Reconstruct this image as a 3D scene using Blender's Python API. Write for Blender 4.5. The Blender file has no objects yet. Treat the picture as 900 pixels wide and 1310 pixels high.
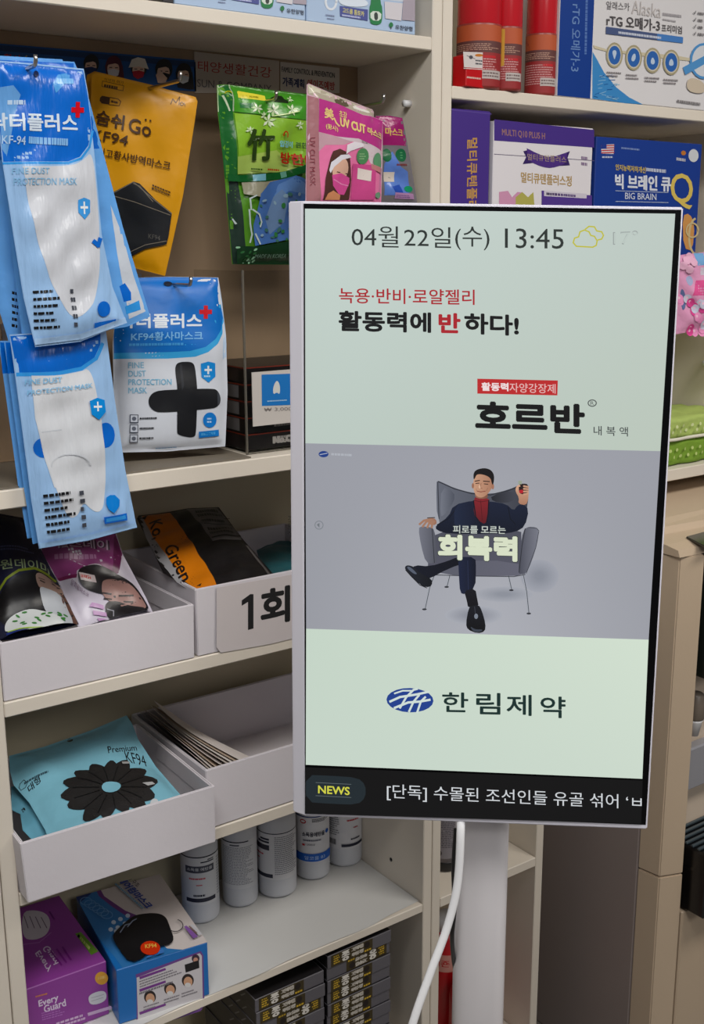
import bpy, bmesh, math, random
import numpy as np
from mathutils import Vector, Matrix
from mathutils.geometry import tessellate_polygon
random.seed(7); rng = np.random.RandomState(7)
SC = bpy.context.scene; COLL = SC.collection
# ------------------------------------------------------------------ camera
F_PX, PITCH, ROLL, YAW = 1441.0, 0.2316, -0.00487, 0.9517
CAM = np.array([0.0, -1.47, 1.5])
def _cam():
    cy, sy = math.cos(YAW), math.sin(YAW); o = []
    for x, y, z in [(sy, 0, cy), (-cy, 0, sy), (0, -1, 0)]:
        y2 = y*math.cos(PITCH)-z*math.sin(PITCH); z2 = z*math.cos(PITCH)+y*math.sin(PITCH)
        o.append((x*math.cos(ROLL)-y2*math.sin(ROLL), x*math.sin(ROLL)+y2*math.cos(ROLL), z2))
    return np.array(o).T
MC = _cam()
cd = bpy.data.cameras.new('camera'); co = bpy.data.objects.new('camera', cd); COLL.objects.link(co)
cd.sensor_fit = 'HORIZONTAL'; cd.sensor_width = 36; cd.lens = 36*F_PX/900; cd.clip_start = .05
q_, _r = np.linalg.qr(MC.T); q_ = q_*np.sign(np.diag(_r))
co.matrix_world = Matrix([[q_[i][0], -q_[i][1], -q_[i][2], CAM[i]] for i in range(3)]+[[0, 0, 0, 1]])
SC.camera = co
# ------------------------------------------------------------------ world, lights, exposure
w = bpy.data.worlds.new('world'); SC.world = w; w.use_nodes = True
w.node_tree.nodes['Background'].inputs[0].default_value = (.80, .84, .92, 1)
w.node_tree.nodes['Background'].inputs[1].default_value = .12
def area(name, loc, tgt, sx, sy, power, col):
    l = bpy.data.lights.new(name, 'AREA'); l.shape = 'RECTANGLE'; l.size = sx; l.size_y = sy; l.energy = power; l.color = col
    o = bpy.data.objects.new(name, l); COLL.objects.link(o); o.location = loc
    o.rotation_euler = (Vector(tgt)-Vector(loc)).to_track_quat('-Z', 'Y').to_euler(); return o
area('ceiling_panel_light', (.0, -1.3, 2.75), (.0, -1.3, 0), 1.2, .6, 40, (1, .98, .95))
area('ceiling_panel_light', (1.9, -1.5, 2.75), (1.9, -1.5, 0), 1.2, .6, 34, (1, .94, .86))
area('ceiling_panel_light', (.5, -3.6, 2.75), (.5, -3.6, 0), 1.2, 1.2, 46, (1, .98, .96))
vs = SC.view_settings; vs.view_transform = 'Standard'; vs.look = 'None'; vs.gamma = 1; vs.use_curve_mapping = False; vs.exposure = 0.0
SC.cycles.max_bounces = 6; SC.cycles.use_denoising = True
SC.cycles.sample_clamp_indirect = 4
# ------------------------------------------------------------------ helpers
def ray(x, y): return MC.T @ np.array([(x-450)/F_PX, (y-655)/F_PX, 1.0])
def at(x, y, ax, c):
    d = ray(x, y); return CAM + d*((c-CAM[ax])/d[ax])
def C(r, g, b):
    f = lambda c: (c/12.92 if c <= .04045 else ((c+.055)/1.055)**2.4)
    return (f(r/255), f(g/255), f(b/255))
class Fr:
    """a flat face: origin, right, up, outward normal"""
    def __init__(s, O, u, v):
        s.O = np.array(O, float); s.u = np.array(u, float)/np.linalg.norm(u)
        v = np.array(v, float); v = v-s.u*(v@s.u); s.v = v/np.linalg.norm(v); s.n = np.cross(s.u, s.v)
    def pt(s, x, y):
        d = ray(x, y); P = CAM+d*(((s.O-CAM)@s.n)/(d@s.n)); return ((P-s.O)@s.u, (P-s.O)@s.v)
    def w(s, a, b, c=0.0): return s.O+s.u*a+s.v*b+s.n*c
    def mat(s):
        m = Matrix.Identity(4)
        for i in range(3): m[i][0] = s.u[i]; m[i][1] = -s.n[i]; m[i][2] = s.v[i]; m[i][3] = s.O[i]
        return m
def fr(px, py, ax, val, yaw=0, lean=0):
    O = at(px, py, ax, val); a = math.radians(yaw); l = math.radians(lean)
    u = np.array([math.cos(a), math.sin(a), 0]); n = np.array([math.sin(a), -math.cos(a), 0])
    return Fr(O, u, np.array([0, 0, math.cos(l)])-n*math.sin(l))
MATS = {}
def mat(name, col=None, rough=.5, metal=0, bump=0, bscale=40, var=.06, vscale=8, spec=.5, coat=0, emit=None, trans=None, stretch=None):
    if name in MATS: return MATS[name]
    m = bpy.data.materials.new(name); m.use_nodes = True; nt = m.node_tree; N = nt.nodes; L = nt.links
    b = N['Principled BSDF']; b.inputs['Roughness'].default_value = rough; b.inputs['Metallic'].default_value = metal
    b.inputs['Specular IOR Level'].default_value = spec; b.inputs['Coat Weight'].default_value = coat; b.inputs['Coat Roughness'].default_value = .12
    tc = N.new('ShaderNodeTexCoord'); src = tc.outputs['Object']
    if stretch:
        mp = N.new('ShaderNodeMapping'); mp.inputs['Scale'].default_value = stretch; L.new(src, mp.inputs[0]); src = mp.outputs[0]
    if col is None:
        a = N.new('ShaderNodeAttribute'); a.attribute_name = 'Col'; base = a.outputs['Color']
        if emit is None:
            hs = N.new('ShaderNodeHueSaturation'); hs.inputs['Saturation'].default_value = 1.04; hs.inputs['Value'].default_value = .92; L.new(base, hs.inputs['Color']); base = hs.outputs[0]
    else:
        r = N.new('ShaderNodeRGB'); r.outputs[0].default_value = (*col, 1); base = r.outputs[0]
    nz = N.new('ShaderNodeTexNoise'); nz.inputs['Scale'].default_value = vscale; nz.inputs['Detail'].default_value = 5; L.new(src, nz.inputs['Vector'])
    mr = N.new('ShaderNodeMapRange'); mr.inputs['To Min'].default_value = 1-var; mr.inputs['To Max'].default_value = 1+var; L.new(nz.outputs['Fac'], mr.inputs['Value'])
    mx = N.new('ShaderNodeVectorMath'); mx.operation = 'SCALE'; L.new(base, mx.inputs[0]); L.new(mr.outputs[0], mx.inputs['Scale'])
    if emit is None: L.new(mx.outputs[0], b.inputs['Base Color'])
    else:
        b.inputs['Base Color'].default_value = (.01, .01, .01, 1); L.new(base, b.inputs['Emission Color']); b.inputs['Emission Strength'].default_value = emit
    if bump:
        n2 = N.new('ShaderNodeTexNoise'); n2.inputs['Scale'].default_value = bscale; n2.inputs['Detail'].default_value = 3; L.new(src, n2.inputs['Vector'])
        bp = N.new('ShaderNodeBump'); bp.inputs['Strength'].default_value = bump; bp.inputs['Distance'].default_value = .004
        L.new(n2.outputs['Fac'], bp.inputs['Height']); L.new(bp.outputs[0], b.inputs['Normal']); L.new(bp.outputs[0], b.inputs['Coat Normal'])
    if trans:
        t = N.new('ShaderNodeBsdfTransparent'); t.inputs[0].default_value = (*trans[1], 1); ms = N.new('ShaderNodeMixShader'); ms.inputs[0].default_value = trans[0]
        L.new(t.outputs[0], ms.inputs[1]); L.new(b.outputs[0], ms.inputs[2]); L.new(ms.outputs[0], N['Material Output'].inputs[0])
    MATS[name] = m; return m
M_SHELF = mat('cream_laminate', C(220, 211, 197), .45, bump=.08, bscale=60, var=.05, vscale=5)
M_BACK = mat('beige_back_board', C(196, 186, 160), .6, var=.07, vscale=4)
M_KRAFT = mat('brown_hardboard', C(150, 126, 100), .7, bump=.25, bscale=15, var=.12, vscale=6, stretch=(3, 3, .7))
M_PAPER = mat('printed_paper', None, .6, bump=.06, bscale=60, var=.03)
M_CARTON = mat('coated_carton', None, .38, bump=.05, bscale=25, var=.03)
M_FILM = mat('glossy_film', None, .24, bump=.75, bscale=26, var=.06, vscale=14, coat=.12, spec=.4)
M_CLEARY = mat('crinkled_clear_film', None, .24, bump=.9, bscale=30, var=.12, vscale=24, coat=.15, spec=.45, stretch=(2.2, 1, .45))
M_SOFTF = mat('satin_film', None, .36, bump=.45, bscale=18, var=.05)
M_BOARD = mat('white_cardboard', C(214, 209, 214), .7, bump=.08, bscale=90, var=.03)
M_WPL = mat('white_plastic', C(226, 226, 228), .35, var=.02)
M_BOTTLE = mat('bottle_plastic', None, .38, var=.03, spec=.4)
M_STEEL = mat('steel_wire', C(190, 185, 180), .28, metal=1, var=.04)
M_SCREEN = mat('lit_screen', None, .3, emit=1.0, spec=.12)
M_BLACK = mat('black_gloss', C(12, 12, 14), .2, var=.02)
M_ACR = mat('clear_acrylic', C(20, 22, 20), .06, trans=(.10, (.97, .97, .96)))
M_ACRE = mat('acrylic_edge', C(120, 115, 105), .15, trans=(.55, (.8, .8, .78)))
M_MACH = mat('beige_machine_shell', C(190, 170, 146), .42, bump=.05, bscale=120, var=.03, vscale=3)
M_GREY = mat('grey_steel_panel', C(148, 136, 132), .45, var=.04, vscale=3)
M_FAB = mat('quilted_fabric', None, .85, bump=.7, bscale=45, var=.12, vscale=20)
M_GLASS = mat('dark_glass', C(26, 32, 30), .12, var=.02)
M_FLOOR = mat('floor_tile', C(120, 115, 108), .4, var=.06)
M_WALL = mat('wall_paint', C(214, 208, 196), .8, var=.03)

class MB:
    def __init__(s): s.V = []; s.F = []; s.K = []; s.S = []
    def add(s, v, f, col=(.8, .8, .8), smooth=False):
        k = len(s.V); v = [tuple(map(float, p)) for p in v]; s.V += v
        s.F += [tuple(i+k for i in q) for q in f]; s.S += [smooth]*len(f)
        s.K += ([tuple(c) for c in col] if len(v) and isinstance(col, (list, np.ndarray)) and len(col) == len(v) else [tuple(col)]*len(v)); return s
    def bmadd(s, bm, col, smooth=False, M=None):
        bm.verts.ensure_lookup_table()
        s.add([(M @ x.co if M else x.co) for x in bm.verts], [[q.index for q in f.verts] for f in bm.faces], col, smooth); bm.free(); return s
    def box(s, lo, hi, col=(.8, .8, .8), bev=.001, M=None, seg=1):
        bm = bmesh.new(); bmesh.ops.create_cube(bm, size=1)
        lo = Vector(lo); hi = Vector(hi)
        for x in bm.verts: x.co = Vector([(lo[i]+hi[i])/2+x.co[i]*(hi[i]-lo[i]) for i in range(3)])
        if bev: bmesh.ops.bevel(bm, geom=list(bm.edges), offset=bev, segments=seg, affect='EDGES')
        bm.verts.index_update(); return s.bmadd(bm, col, False, M)
    def prism(s, pts, z0, z1, col=(.8, .8, .8), bev=0, M=None):
        bm = bmesh.new(); a = [bm.verts.new((p[0], p[1], z0)) for p in pts]; b = [bm.verts.new((p[0], p[1], z1)) for p in pts]
        n = len(pts); bm.faces.new(a[::-1]); bm.faces.new(b)
        for i in range(n): bm.faces.new((a[i], a[(i+1) % n], b[(i+1) % n], b[i]))
        if bev: bmesh.ops.bevel(bm, geom=list(bm.edges), offset=bev, segments=2, affect='EDGES')
        bm.verts.index_update(); return s.bmadd(bm, col, False, M)
    def lathe(s, prof, col, c=(0, 0, 0), n=40, cols=None):
        V = []; K = []; F = []
        for j, (r, z) in enumerate(prof):
            for i in range(n):
                t = 2*math.pi*i/n; V.append((c[0]+r*math.cos(t), c[1]+r*math.sin(t), c[2]+z)); K.append(cols[j] if cols else col)
        for j in range(len(prof)-1):
            for i in range(n): F.append((j*n+i, j*n+(i+1) % n, (j+1)*n+(i+1) % n, (j+1)*n+i))
        F.append(tuple(range(n))[::-1]); F.append(tuple((len(prof)-1)*n+i for i in range(n)))
        return s.add(V, F, K, True)
    def tube(s, pts, r, col=(.8, .8, .8), n=10, flat=1.0):
        P = [Vector(p) for p in pts]; V = []; F = []; up = Vector((0, 0, 1)); last = None
        for i, p in enumerate(P):
            d = (P[min(i+1, len(P)-1)]-P[max(i-1, 0)]).normalized()
            a = (last-d*last.dot(d)) if last else d.cross(up if abs(d.z) < .9 else Vector((1, 0, 0)))
            a.normalize(); last = a; b = d.cross(a); rr = r[i] if isinstance(r, (list, tuple)) else r
            for k in range(n): t = 2*math.pi*k/n; V.append(p+a*math.cos(t)*rr+b*math.sin(t)*rr*flat)
        for i in range(len(P)-1):
            for k in range(n): F.append((i*n+k, i*n+(k+1) % n, (i+1)*n+(k+1) % n, (i+1)*n+k))
        F.append(tuple(range(n))[::-1]); F.append(tuple((len(P)-1)*n+i for i in range(n)))
        return s.add(V, F, col, True)
    def build(s, name, m, parent=None, label=None, kind=None):
        me = bpy.data.meshes.new(name); o = bpy.data.objects.new(name, me)
        V = np.array(s.V, np.float64).reshape(-1, 3)
        if parent is not None:
            Mi = np.array(XF[parent.name].inverted()); V = V @ Mi[:3, :3].T+Mi[:3, 3]
        me.from_pydata(V.tolist(), [], s.F)
        at_ = me.color_attributes.new('Col', 'FLOAT_COLOR', 'POINT')
        at_.data.foreach_set('color', np.c_[np.array(s.K).reshape(-1, 3), np.ones(len(V))].astype(np.float32).ravel())
        me.polygons.foreach_set('use_smooth', np.array(s.S, bool)); me.materials.append(m); me.update()
        COLL.objects.link(o)
        if parent is not None: o.parent = parent
        if label: o['label'] = label
        if kind: o['kind'] = kind
        XF[o.name] = XF[parent.name] if parent is not None else Matrix.Identity(4)
        return o
XF = {}
def thing(name, label, cat, M=None, group=None):
    o = bpy.data.objects.new(name, None); COLL.objects.link(o); o.empty_display_size = .02
    M = M if M is not None else Matrix.Identity(4)
    if not isinstance(M, Matrix): M = Matrix.Translation(Vector(M))
    o.matrix_world = M; XF[o.name] = M; o['label'] = label; o['category'] = cat
    if group: o['group'] = group
    return o
def tag(o, label, cat, group=None):
    o['label'] = label; o['category'] = cat
    if group: o['group'] = group
    return o
def dup(root, M, label, group=None):
    r = root.copy(); COLL.objects.link(r); r.matrix_world = M; XF[r.name] = M; r['label'] = label
    if group: r['group'] = group
    for ch in list(root.children):
        c = ch.copy(); COLL.objects.link(c); c.parent = r
        for g in list(ch.children):
            d = g.copy(); COLL.objects.link(d); d.parent = c
    return r
TXT = {}
def text_geo(s, bold=0.0):
    k = (s, bold)
    if k in TXT: return TXT[k]
    c = bpy.data.curves.new('t', 'FONT'); c.body = s; c.resolution_u = 3; c.offset = bold; c.fill_mode = 'FRONT'
    o = bpy.data.objects.new('t', c); COLL.objects.link(o); dg = bpy.context.evaluated_depsgraph_get(); dg.update()
    m = bpy.data.meshes.new_from_object(o.evaluated_get(dg)); V = np.array([v.co[:2] for v in m.vertices]).reshape(-1, 2); Fc = [tuple(p.vertices) for p in m.polygons]
    bpy.data.objects.remove(o); bpy.data.meshes.remove(m); bpy.data.curves.remove(c)
    if len(V): lo = V.min(0); hi = V.max(0); V = (V-lo)/(hi-lo)
    TXT[k] = (V, Fc); return TXT[k]
def clip(poly, con):
    """polygon clipped to a convex outline (both in local metres)"""
    A = sum(con[i][0]*con[(i+1) % len(con)][1]-con[(i+1) % len(con)][0]*con[i][1] for i in range(len(con)))
    if A < 0: con = con[::-1]
    out = list(poly)
    for i in range(len(con)):
        a = con[i]; b = con[(i+1) % len(con)]; inp = out; out = []
        side = lambda p: (b[0]-a[0])*(p[1]-a[1])-(b[1]-a[1])*(p[0]-a[0])
        for j in range(len(inp)):
            p = inp[j]; q = inp[(j+1) % len(inp)]; sp = side(p); sq = side(q)
            if sp >= 0: out.append(p)
            if (sp >= 0) != (sq >= 0):
                t = sp/(sp-sq); out.append((p[0]+(q[0]-p[0])*t, p[1]+(q[1]-p[1])*t))
        if not out: return []
    return out
def inside(p, con):
    sg = [(con[(i+1) % len(con)][0]-con[i][0])*(p[1]-con[i][1])-(con[(i+1) % len(con)][1]-con[i][1])*(p[0]-con[i][0]) for i in range(len(con))]
    return all(x >= 0 for x in sg) or all(x <= 0 for x in sg)
def edge_dist(P, ol):
    d = np.full(len(P), 9.0); ol = np.array(ol)
    for i in range(len(ol)):
        a = ol[i]; b = ol[(i+1) % len(ol)]; e = b-a; t = np.clip(((P-a)@e)/(e@e+1e-12), 0, 1); d = np.minimum(d, np.linalg.norm(P-(a+t[:, None]*e), axis=1))
    return d
def waves(seed, amp, lam=.06, n=5):
    r = np.random.RandomState(seed); ks = [(r.uniform(0, 6.28), r.uniform(.7, 1.6)*6.28/lam, r.uniform(0, 6.28)) for _ in range(n)]
    return lambda P: amp/n*2*sum(np.sin(k*(P[:, 0]*math.cos(a)+P[:, 1]*math.sin(a))+ph) for a, k, ph in ks)
class Art:
    """flat print in pixel or unit coordinates laid on a face; m maps (x, y) to local metres on the face"""
    def __init__(s, face, m=None, h=None, step=.0, post=None, off=.00015, inc=.00003, clipto=None):
        s.f = face; s.m = m or face.pt; s.h = h; s.step = step; s.post = post; s.z = off; s.inc = inc; s.V = []; s.F = []; s.K = []; s.clipto = clipto
    def _add(s, P, F, col):
        k = len(s.V); s.V += [(p[0], p[1], s.z) for p in P]; s.F += [tuple(i+k for i in f) for f in F]
        s.K += (list(col) if isinstance(col, list) else [col]*len(P)); s.z += s.inc
    def poly(s, pts, col, k=None):
        if k: pts = [k(*p) for p in pts]
        P = [s.m(*p) for p in pts]
        if s.clipto: P = clip(P, s.clipto)
        if len(P) < 3: return s
        F = tessellate_polygon([[Vector((p[0], p[1], 0)) for p in P]]); s._add(P, F, col); return s
    def blob(s, pts, col, k=None, it=2):
        for _ in range(it):
            q = []
            for i in range(len(pts)):
                a, b = pts[i], pts[(i+1) % len(pts)]; q += [(a[0]*.75+b[0]*.25, a[1]*.75+b[1]*.25), (a[0]*.25+b[0]*.75, a[1]*.25+b[1]*.75)]
            pts = q
        return s.poly(pts, col, k)
    def rect(s, x0, y0, x1, y1, col, k=None): return s.poly([(x0, y0), (x1, y0), (x1, y1), (x0, y1)], col, k)
    def ell(s, cx, cy, rx, ry, col, k=None, rot=0, n=20, a0=0, a1=360):
        c, d = math.cos(math.radians(rot)), math.sin(math.radians(rot)); P = []
        for i in range(n+(a1-a0 < 360)):
            t = math.radians(a0+(a1-a0)*i/n); x = rx*math.cos(t); y = ry*math.sin(t); P.append((cx+x*c-y*d, cy+x*d+y*c))
        return s.poly(P, col, k)
    def line(s, pts, wd, col, k=None):
        for a, b in zip(pts[:-1], pts[1:]):
            dx, dy = b[0]-a[0], b[1]-a[1]; l = math.hypot(dx, dy) or 1; nx, ny = -dy/l*wd/2, dx/l*wd/2; ex, ey = dx/l*wd*.3, dy/l*wd*.3
            s.poly([(a[0]+nx-ex, a[1]+ny-ey), (b[0]+nx+ex, b[1]+ny+ey), (b[0]-nx+ex, b[1]-ny+ey), (a[0]-nx-ex, a[1]-ny-ey)], col, k)
        return s
    def ring(s, cx, cy, rx, ry, wd, col, k=None, a0=0, a1=360, n=24):
        P = [(cx+rx*math.cos(math.radians(a0+(a1-a0)*i/n)), cy+ry*math.sin(math.radians(a0+(a1-a0)*i/n))) for i in range(n+1)]; return s.line(P, wd, col, k)
    def txt(s, t, TL, TR, BL, col, k=None, bold=0.0):
        if k: TL, TR, BL = k(*TL), k(*TR), k(*BL)
        V, F = text_geo(t, 0.0)
        hh = math.hypot(BL[0]-TL[0], BL[1]-TL[1]); ww = math.hypot(TR[0]-TL[0], TR[1]-TL[1]); rx = bold*hh/ww
        offs = [(0, 0)] if bold <= 0 else [(math.cos(q)*rx, math.sin(q)*bold) for q in [i*math.pi/(4 if bold >= .03 else 2)+.4 for i in range(8 if bold >= .03 else 4)]]
        z0 = s.z; zb = z0
        for io, (ox, oy) in enumerate(offs):
            P = []; z0 = zb+io*s.inc/9
            for x, y in V:
                x = rx+x*(1-2*rx)+ox; y = bold+y*(1-2*bold)+oy; P.append(s.m(TL[0]+(TR[0]-TL[0])*x+(BL[0]-TL[0])*(1-y), TL[1]+(TR[1]-TL[1])*x+(BL[1]-TL[1])*(1-y)))
            s.z = z0
            if s.clipto and not all(inside(p, s.clipto) for p in (P[int(np.argmin([q[0] for q in P]))], P[int(np.argmax([q[0] for q in P]))], P[int(np.argmin([q[1] for q in P]))], P[int(np.argmax([q[1] for q in P]))])):
                for f in F:
                    q = clip([P[i] for i in f], s.clipto)
                    if len(q) > 2: s.z = z0; s._add(q, [tuple(range(len(q)))], col)
            else: s._add(P, F, col)
        s.z = zb+s.inc; return s
    def rows(s, TL, TR, BL, n, col, k=None, seed=1, fill=.5, dens=9):
        """illegible small print: rows of little strokes"""
        r = random.Random(seed)
        if k: TL, TR, BL = k(*TL), k(*TR), k(*BL)
        g = lambda x, y: (TL[0]+(TR[0]-TL[0])*x+(BL[0]-TL[0])*y, TL[1]+(TR[1]-TL[1])*x+(BL[1]-TL[1])*y)
        for i in range(n):
            y0 = (i+.5-fill/2)/n; y1 = (i+.5+fill/2)/n; x = 0; end = r.uniform(.7, 1)
            while x < end:
                wd = r.uniform(.5, 1.4)/dens; a = x; b = min(end, x+wd*.8); s.z -= s.inc*.999
                s.poly([g(a, y0), g(b, y0), g(b, y1), g(a, y1)], col); x += wd
        s.z += s.inc; return s
    def grad(s, q, nx, ny, fun):
        """bilinear quad patch coloured by fun(s, t)"""
        P = []; K = []; F = []
        for j in range(ny+1):
            for i in range(nx+1):
                a, b = i/nx, j/ny
                P.append(s.m(*[(q[0][d]*(1-a)+q[1][d]*a)*(1-b)+(q[3][d]*(1-a)+q[2][d]*a)*b for d in (0, 1)])); K.append(fun(a, b))
        for j in range(ny):
            for i in range(nx): e = j*(nx+1)+i; F.append((e, e+1, e+nx+2, e+nx+1))
        s._add(P, F, K); return s
    def build(s, name, m, parent, label=None, kind=None):
        if not s.V: return None
        bm = bmesh.new(); cl = bm.verts.layers.float_color.new('Col')
        vs_ = []
        for v, c in zip(s.V, s.K): x = bm.verts.new(v); x[cl] = (*c, 1); vs_.append(x)
        for f in s.F:
            try: bm.faces.new([vs_[i] for i in f])
            except Exception: pass
        if s.step:
            A = np.array(s.V)
            for ax in (0, 1):
                x = math.ceil(A[:, ax].min()/s.step)*s.step
                while x < A[:, ax].max():
                    no = (1, 0, 0) if ax == 0 else (0, 1, 0); p = (x, 0, 0) if ax == 0 else (0, x, 0)
                    bmesh.ops.bisect_plane(bm, geom=bm.verts[:]+bm.edges[:]+bm.faces[:], plane_co=p, plane_no=no, dist=1e-6); x += s.step
        P = np.array([x.co[:] for x in bm.verts]); K = [tuple(x[cl][:3]) for x in bm.verts]; bm.verts.index_update()
        if s.h is not None: P[:, 2] += s.h(P[:, :2])
        if s.post is not None: W = s.post(P)
        else: W = s.f.O+P[:, :1]*s.f.u+P[:, 1:2]*s.f.v+P[:, 2:]*s.f.n
        Fc = []
        for f in bm.faces:
            ii = [q.index for q in f.verts]
            Fc.append(ii)
        out = MB(); bm.normal_update()
        flip = [f.normal.z < 0 for f in bm.faces]
        out.add(W, [ii[::-1] if fl else ii for ii, fl in zip(Fc, flip)], K, s.h is not None or s.post is not None); bm.free()
        return out.build(name, m, parent, label, kind)
def K(x0, y0, sc): return lambda x, y: (x0+x/sc, y0+y/sc)

class Pouch:
    """sealed bag: outline in pixels on a face, pillowed front and flatter back"""
    def __init__(s, name, label, face, outline, base, T=.008, wr=.0025, lam=.06, seed=1, k=None, matl=None, cat='face mask pouch', group=None, soft=.012, back=.4, bend=None, step=.005, bmin=None):
        if k: outline = [k(*p) for p in outline]
        s.f = face; L = [face.pt(*p) for p in outline]
        Lf = L
        if bmin is not None: L = clip(L, [(-9, bmin), (9, bmin), (9, 9), (-9, 9)])
        s.L = L; s.mt = matl or M_FILM; s.base = base; s.bclip = [(-9, bmin), (9, bmin), (9, 9), (-9, 9)] if bmin is not None else None
        lo = np.min(L, 0); hi = np.max(L, 0); base_f = Fr(face.w((lo[0]+hi[0])/2, lo[1]), face.u, face.v); s.lo, s.hi = lo, hi
        s.root = thing(name, label, cat, base_f.mat(), group); W = waves(seed, wr, lam)
        s.bend = bend or (lambda P: 0)
        def h(P):
            d = edge_dist(P, Lf); e = 1-np.exp(-np.maximum(d-.004, 0)/soft); return e*(T+W(P))+s.bend(P)
        s.h = h; s.step = step
        a = Art(face, m=lambda x, y: (x, y), h=h, step=step, off=0); a.poly(L, base); a.build('bag', s.mt, s.root)
        b = Art(face, m=lambda x, y: (x, y), h=lambda P: -back*(h(P)-s.bend(P))+s.bend(P), step=step*2, off=-.0003); b.poly(L, base); b.build('back_sheet', s.mt, s.root)
    def art(s):
        a = Art(s.f, h=s.h, step=s.step, off=.00035, inc=.00006, clipto=s.L if convex(s.L) else s.bclip)
        g = np.mean(s.L, 0); P = [tuple(g+(np.array(p)-g)*.985) for p in s.L]; m_ = a.m; a.m = lambda x, y: (x, y); a.poly(P, s.base); a.m = m_; return a
    def done(s, a, name='print'): return a.build(name, s.mt, s.root)
def convex(L):
    sg = [(L[(i+1) % len(L)][0]-L[i][0])*(L[(i+2) % len(L)][1]-L[(i+1) % len(L)][1])-(L[(i+1) % len(L)][1]-L[i][1])*(L[(i+2) % len(L)][0]-L[(i+1) % len(L)][0]) for i in range(len(L))]
    return all(x <= 1e-9 for x in sg) or all(x >= -1e-9 for x in sg)
WHITE = C(235, 238, 240); INK = C(20, 20, 22)
# ================================================================== the setting
FZ = -.22
def struct(name, mb, m):
    o = mb.build(name, m); o['kind'] = 'structure'; return o
struct('floor', MB().box((-2.5, -4.5, FZ-.05), (4.5, .4, FZ), bev=0), M_FLOOR)
struct('wall_back', MB().box((-2.5, .32, FZ), (4.5, .4, 2.8), bev=0), M_WALL)
# ------------------------------------------------------------------ shelving
DP = .30
def board(par, x0, x1, zt, th, y0=0.0, y1=DP-.002, name='shelf_board'): MB().box((x0, y0, zt-th), (x1, y1, zt), bev=.0015).build(name, M_SHELF, par)
def upright(par, x0, x1, z0=-.22, z1=2.35): MB().box((x0, 0, z0), (x1, DP, z1), bev=.0015).build('upright', M_SHELF, par)
L_ = thing('shelving_unit', 'cream shelving unit with hanging mask pouches and white cardboard trays, left of the display post', 'shelving unit', (.83, .15, 0))
upright(L_, .430, .453); upright(L_, 1.2075, 1.228)
for zt, th in ((2.30, .02), (1.820, .02), (1.184, .026), (.885, .022), (.590, .021), (.292, .017), (-.06, .02)): board(L_, .4535, 1.207, zt, th)
MB().box((.4535, DP, FZ), (1.207, DP+.008, 2.35), bev=0).build('back_board', M_BACK, L_)
MB().box((.4535, .201, 1.185), (1.207, .206, 1.7995), bev=0).build('hardboard_panel', M_KRAFT, L_, 'brown hardboard back panel behind the hooks')
MB().box((.4535, .012, FZ), (1.207, .030, -.0805), bev=.001).build('plinth', M_SHELF, L_)
def pin(par, x, y, z, d=-1):
    m = MB(); o = [(x+.003*d*-1, y, z), (x+.012*d, y, z)]
    m.tube([(x, y, z), (x+.013*d, y, z)], .0055, C(205, 198, 186), 14); return m.build('shelf_pin', M_WPL, par)
pin(L_, 1.2075, .056, 1.726)
MB().tube([(1.2073, .099, .338), (1.2065, .099, .338)], .004, C(60, 50, 40), 12).build('pin_hole', M_BLACK, L_)
NB = thing('side_panel', 'edge of the neighbouring cream shelf upright at the far left edge', 'shelf panel', (.42, .15, 0))
MB().box((.405, 0, FZ), (.4285, DP, 2.35), bev=.0015).build('upright', M_SHELF, NB)
R_ = thing('shelving_unit', 'cream shelving unit behind the display, holding red bottles, supplement boxes and green pouches', 'shelving unit', (1.7, .15, 0))
upright(R_, 1.2295, 1.2495); upright(R_, 1.503, 1.523, FZ, 1.025); upright(R_, 2.08, 2.10)
for zt, th in ((2.30, .02), (1.751, .020), (1.450, .020), (1.050, .024)): board(R_, 1.25, 2.0795, zt, th)
for zt, th in ((.288, .020), (-.14, .02), (.80, .02)): board(R_, 1.25, 1.5025, zt, th)
MB().box((1.25, DP, FZ), (2.08, DP+.008, 2.35), bev=0).build('back_board', M_BACK, R_)
pin(R_, 2.0795, .10, 1.247)
MB().tube([(1.5028, .16, .17), (1.502, .16, .17)], .004, C(60, 50, 40), 12).build('pin_hole', M_BLACK, R_)
# liners
lin = MB(); n = 40; V = []; F = []
for i in range(n+1):
    x = .455+(1.2065-.455)*i/n; yf = .000+.0016*math.sin(i*.55)+.001*math.sin(i*.23+1)+(.012 if i > 34 else 0)*((i-34)/6)
    V += [(x, yf, .2935+.0006*math.sin(i*1.1)), (x, .15, .2926), (x, .298, .2926)]
for i in range(n): F += [(3*i, 3*i+3, 3*i+4, 3*i+1), (3*i+1, 3*i+4, 3*i+5, 3*i+2)]
lin.add(V, F, C(212, 212, 210), True); o = lin.build('shelf_liner', M_PAPER); tag(o, 'white paper liner covering the shelf under the row of spirit bottles', 'shelf liner')
P = [at(0, 618, 2, 1.186), at(330, 597, 2, 1.186), at(320, 592, 2, 1.186)]
o = MB().prism([(.456, .006), (.862, .006), (.862, .19), (.456, .19)], 1.1845, 1.1865, C(120, 112, 100)).build('shelf_mat', M_PAPER); tag(o, 'thin grey mat lying on the shelf below the hanging pouches', 'mat')
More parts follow.
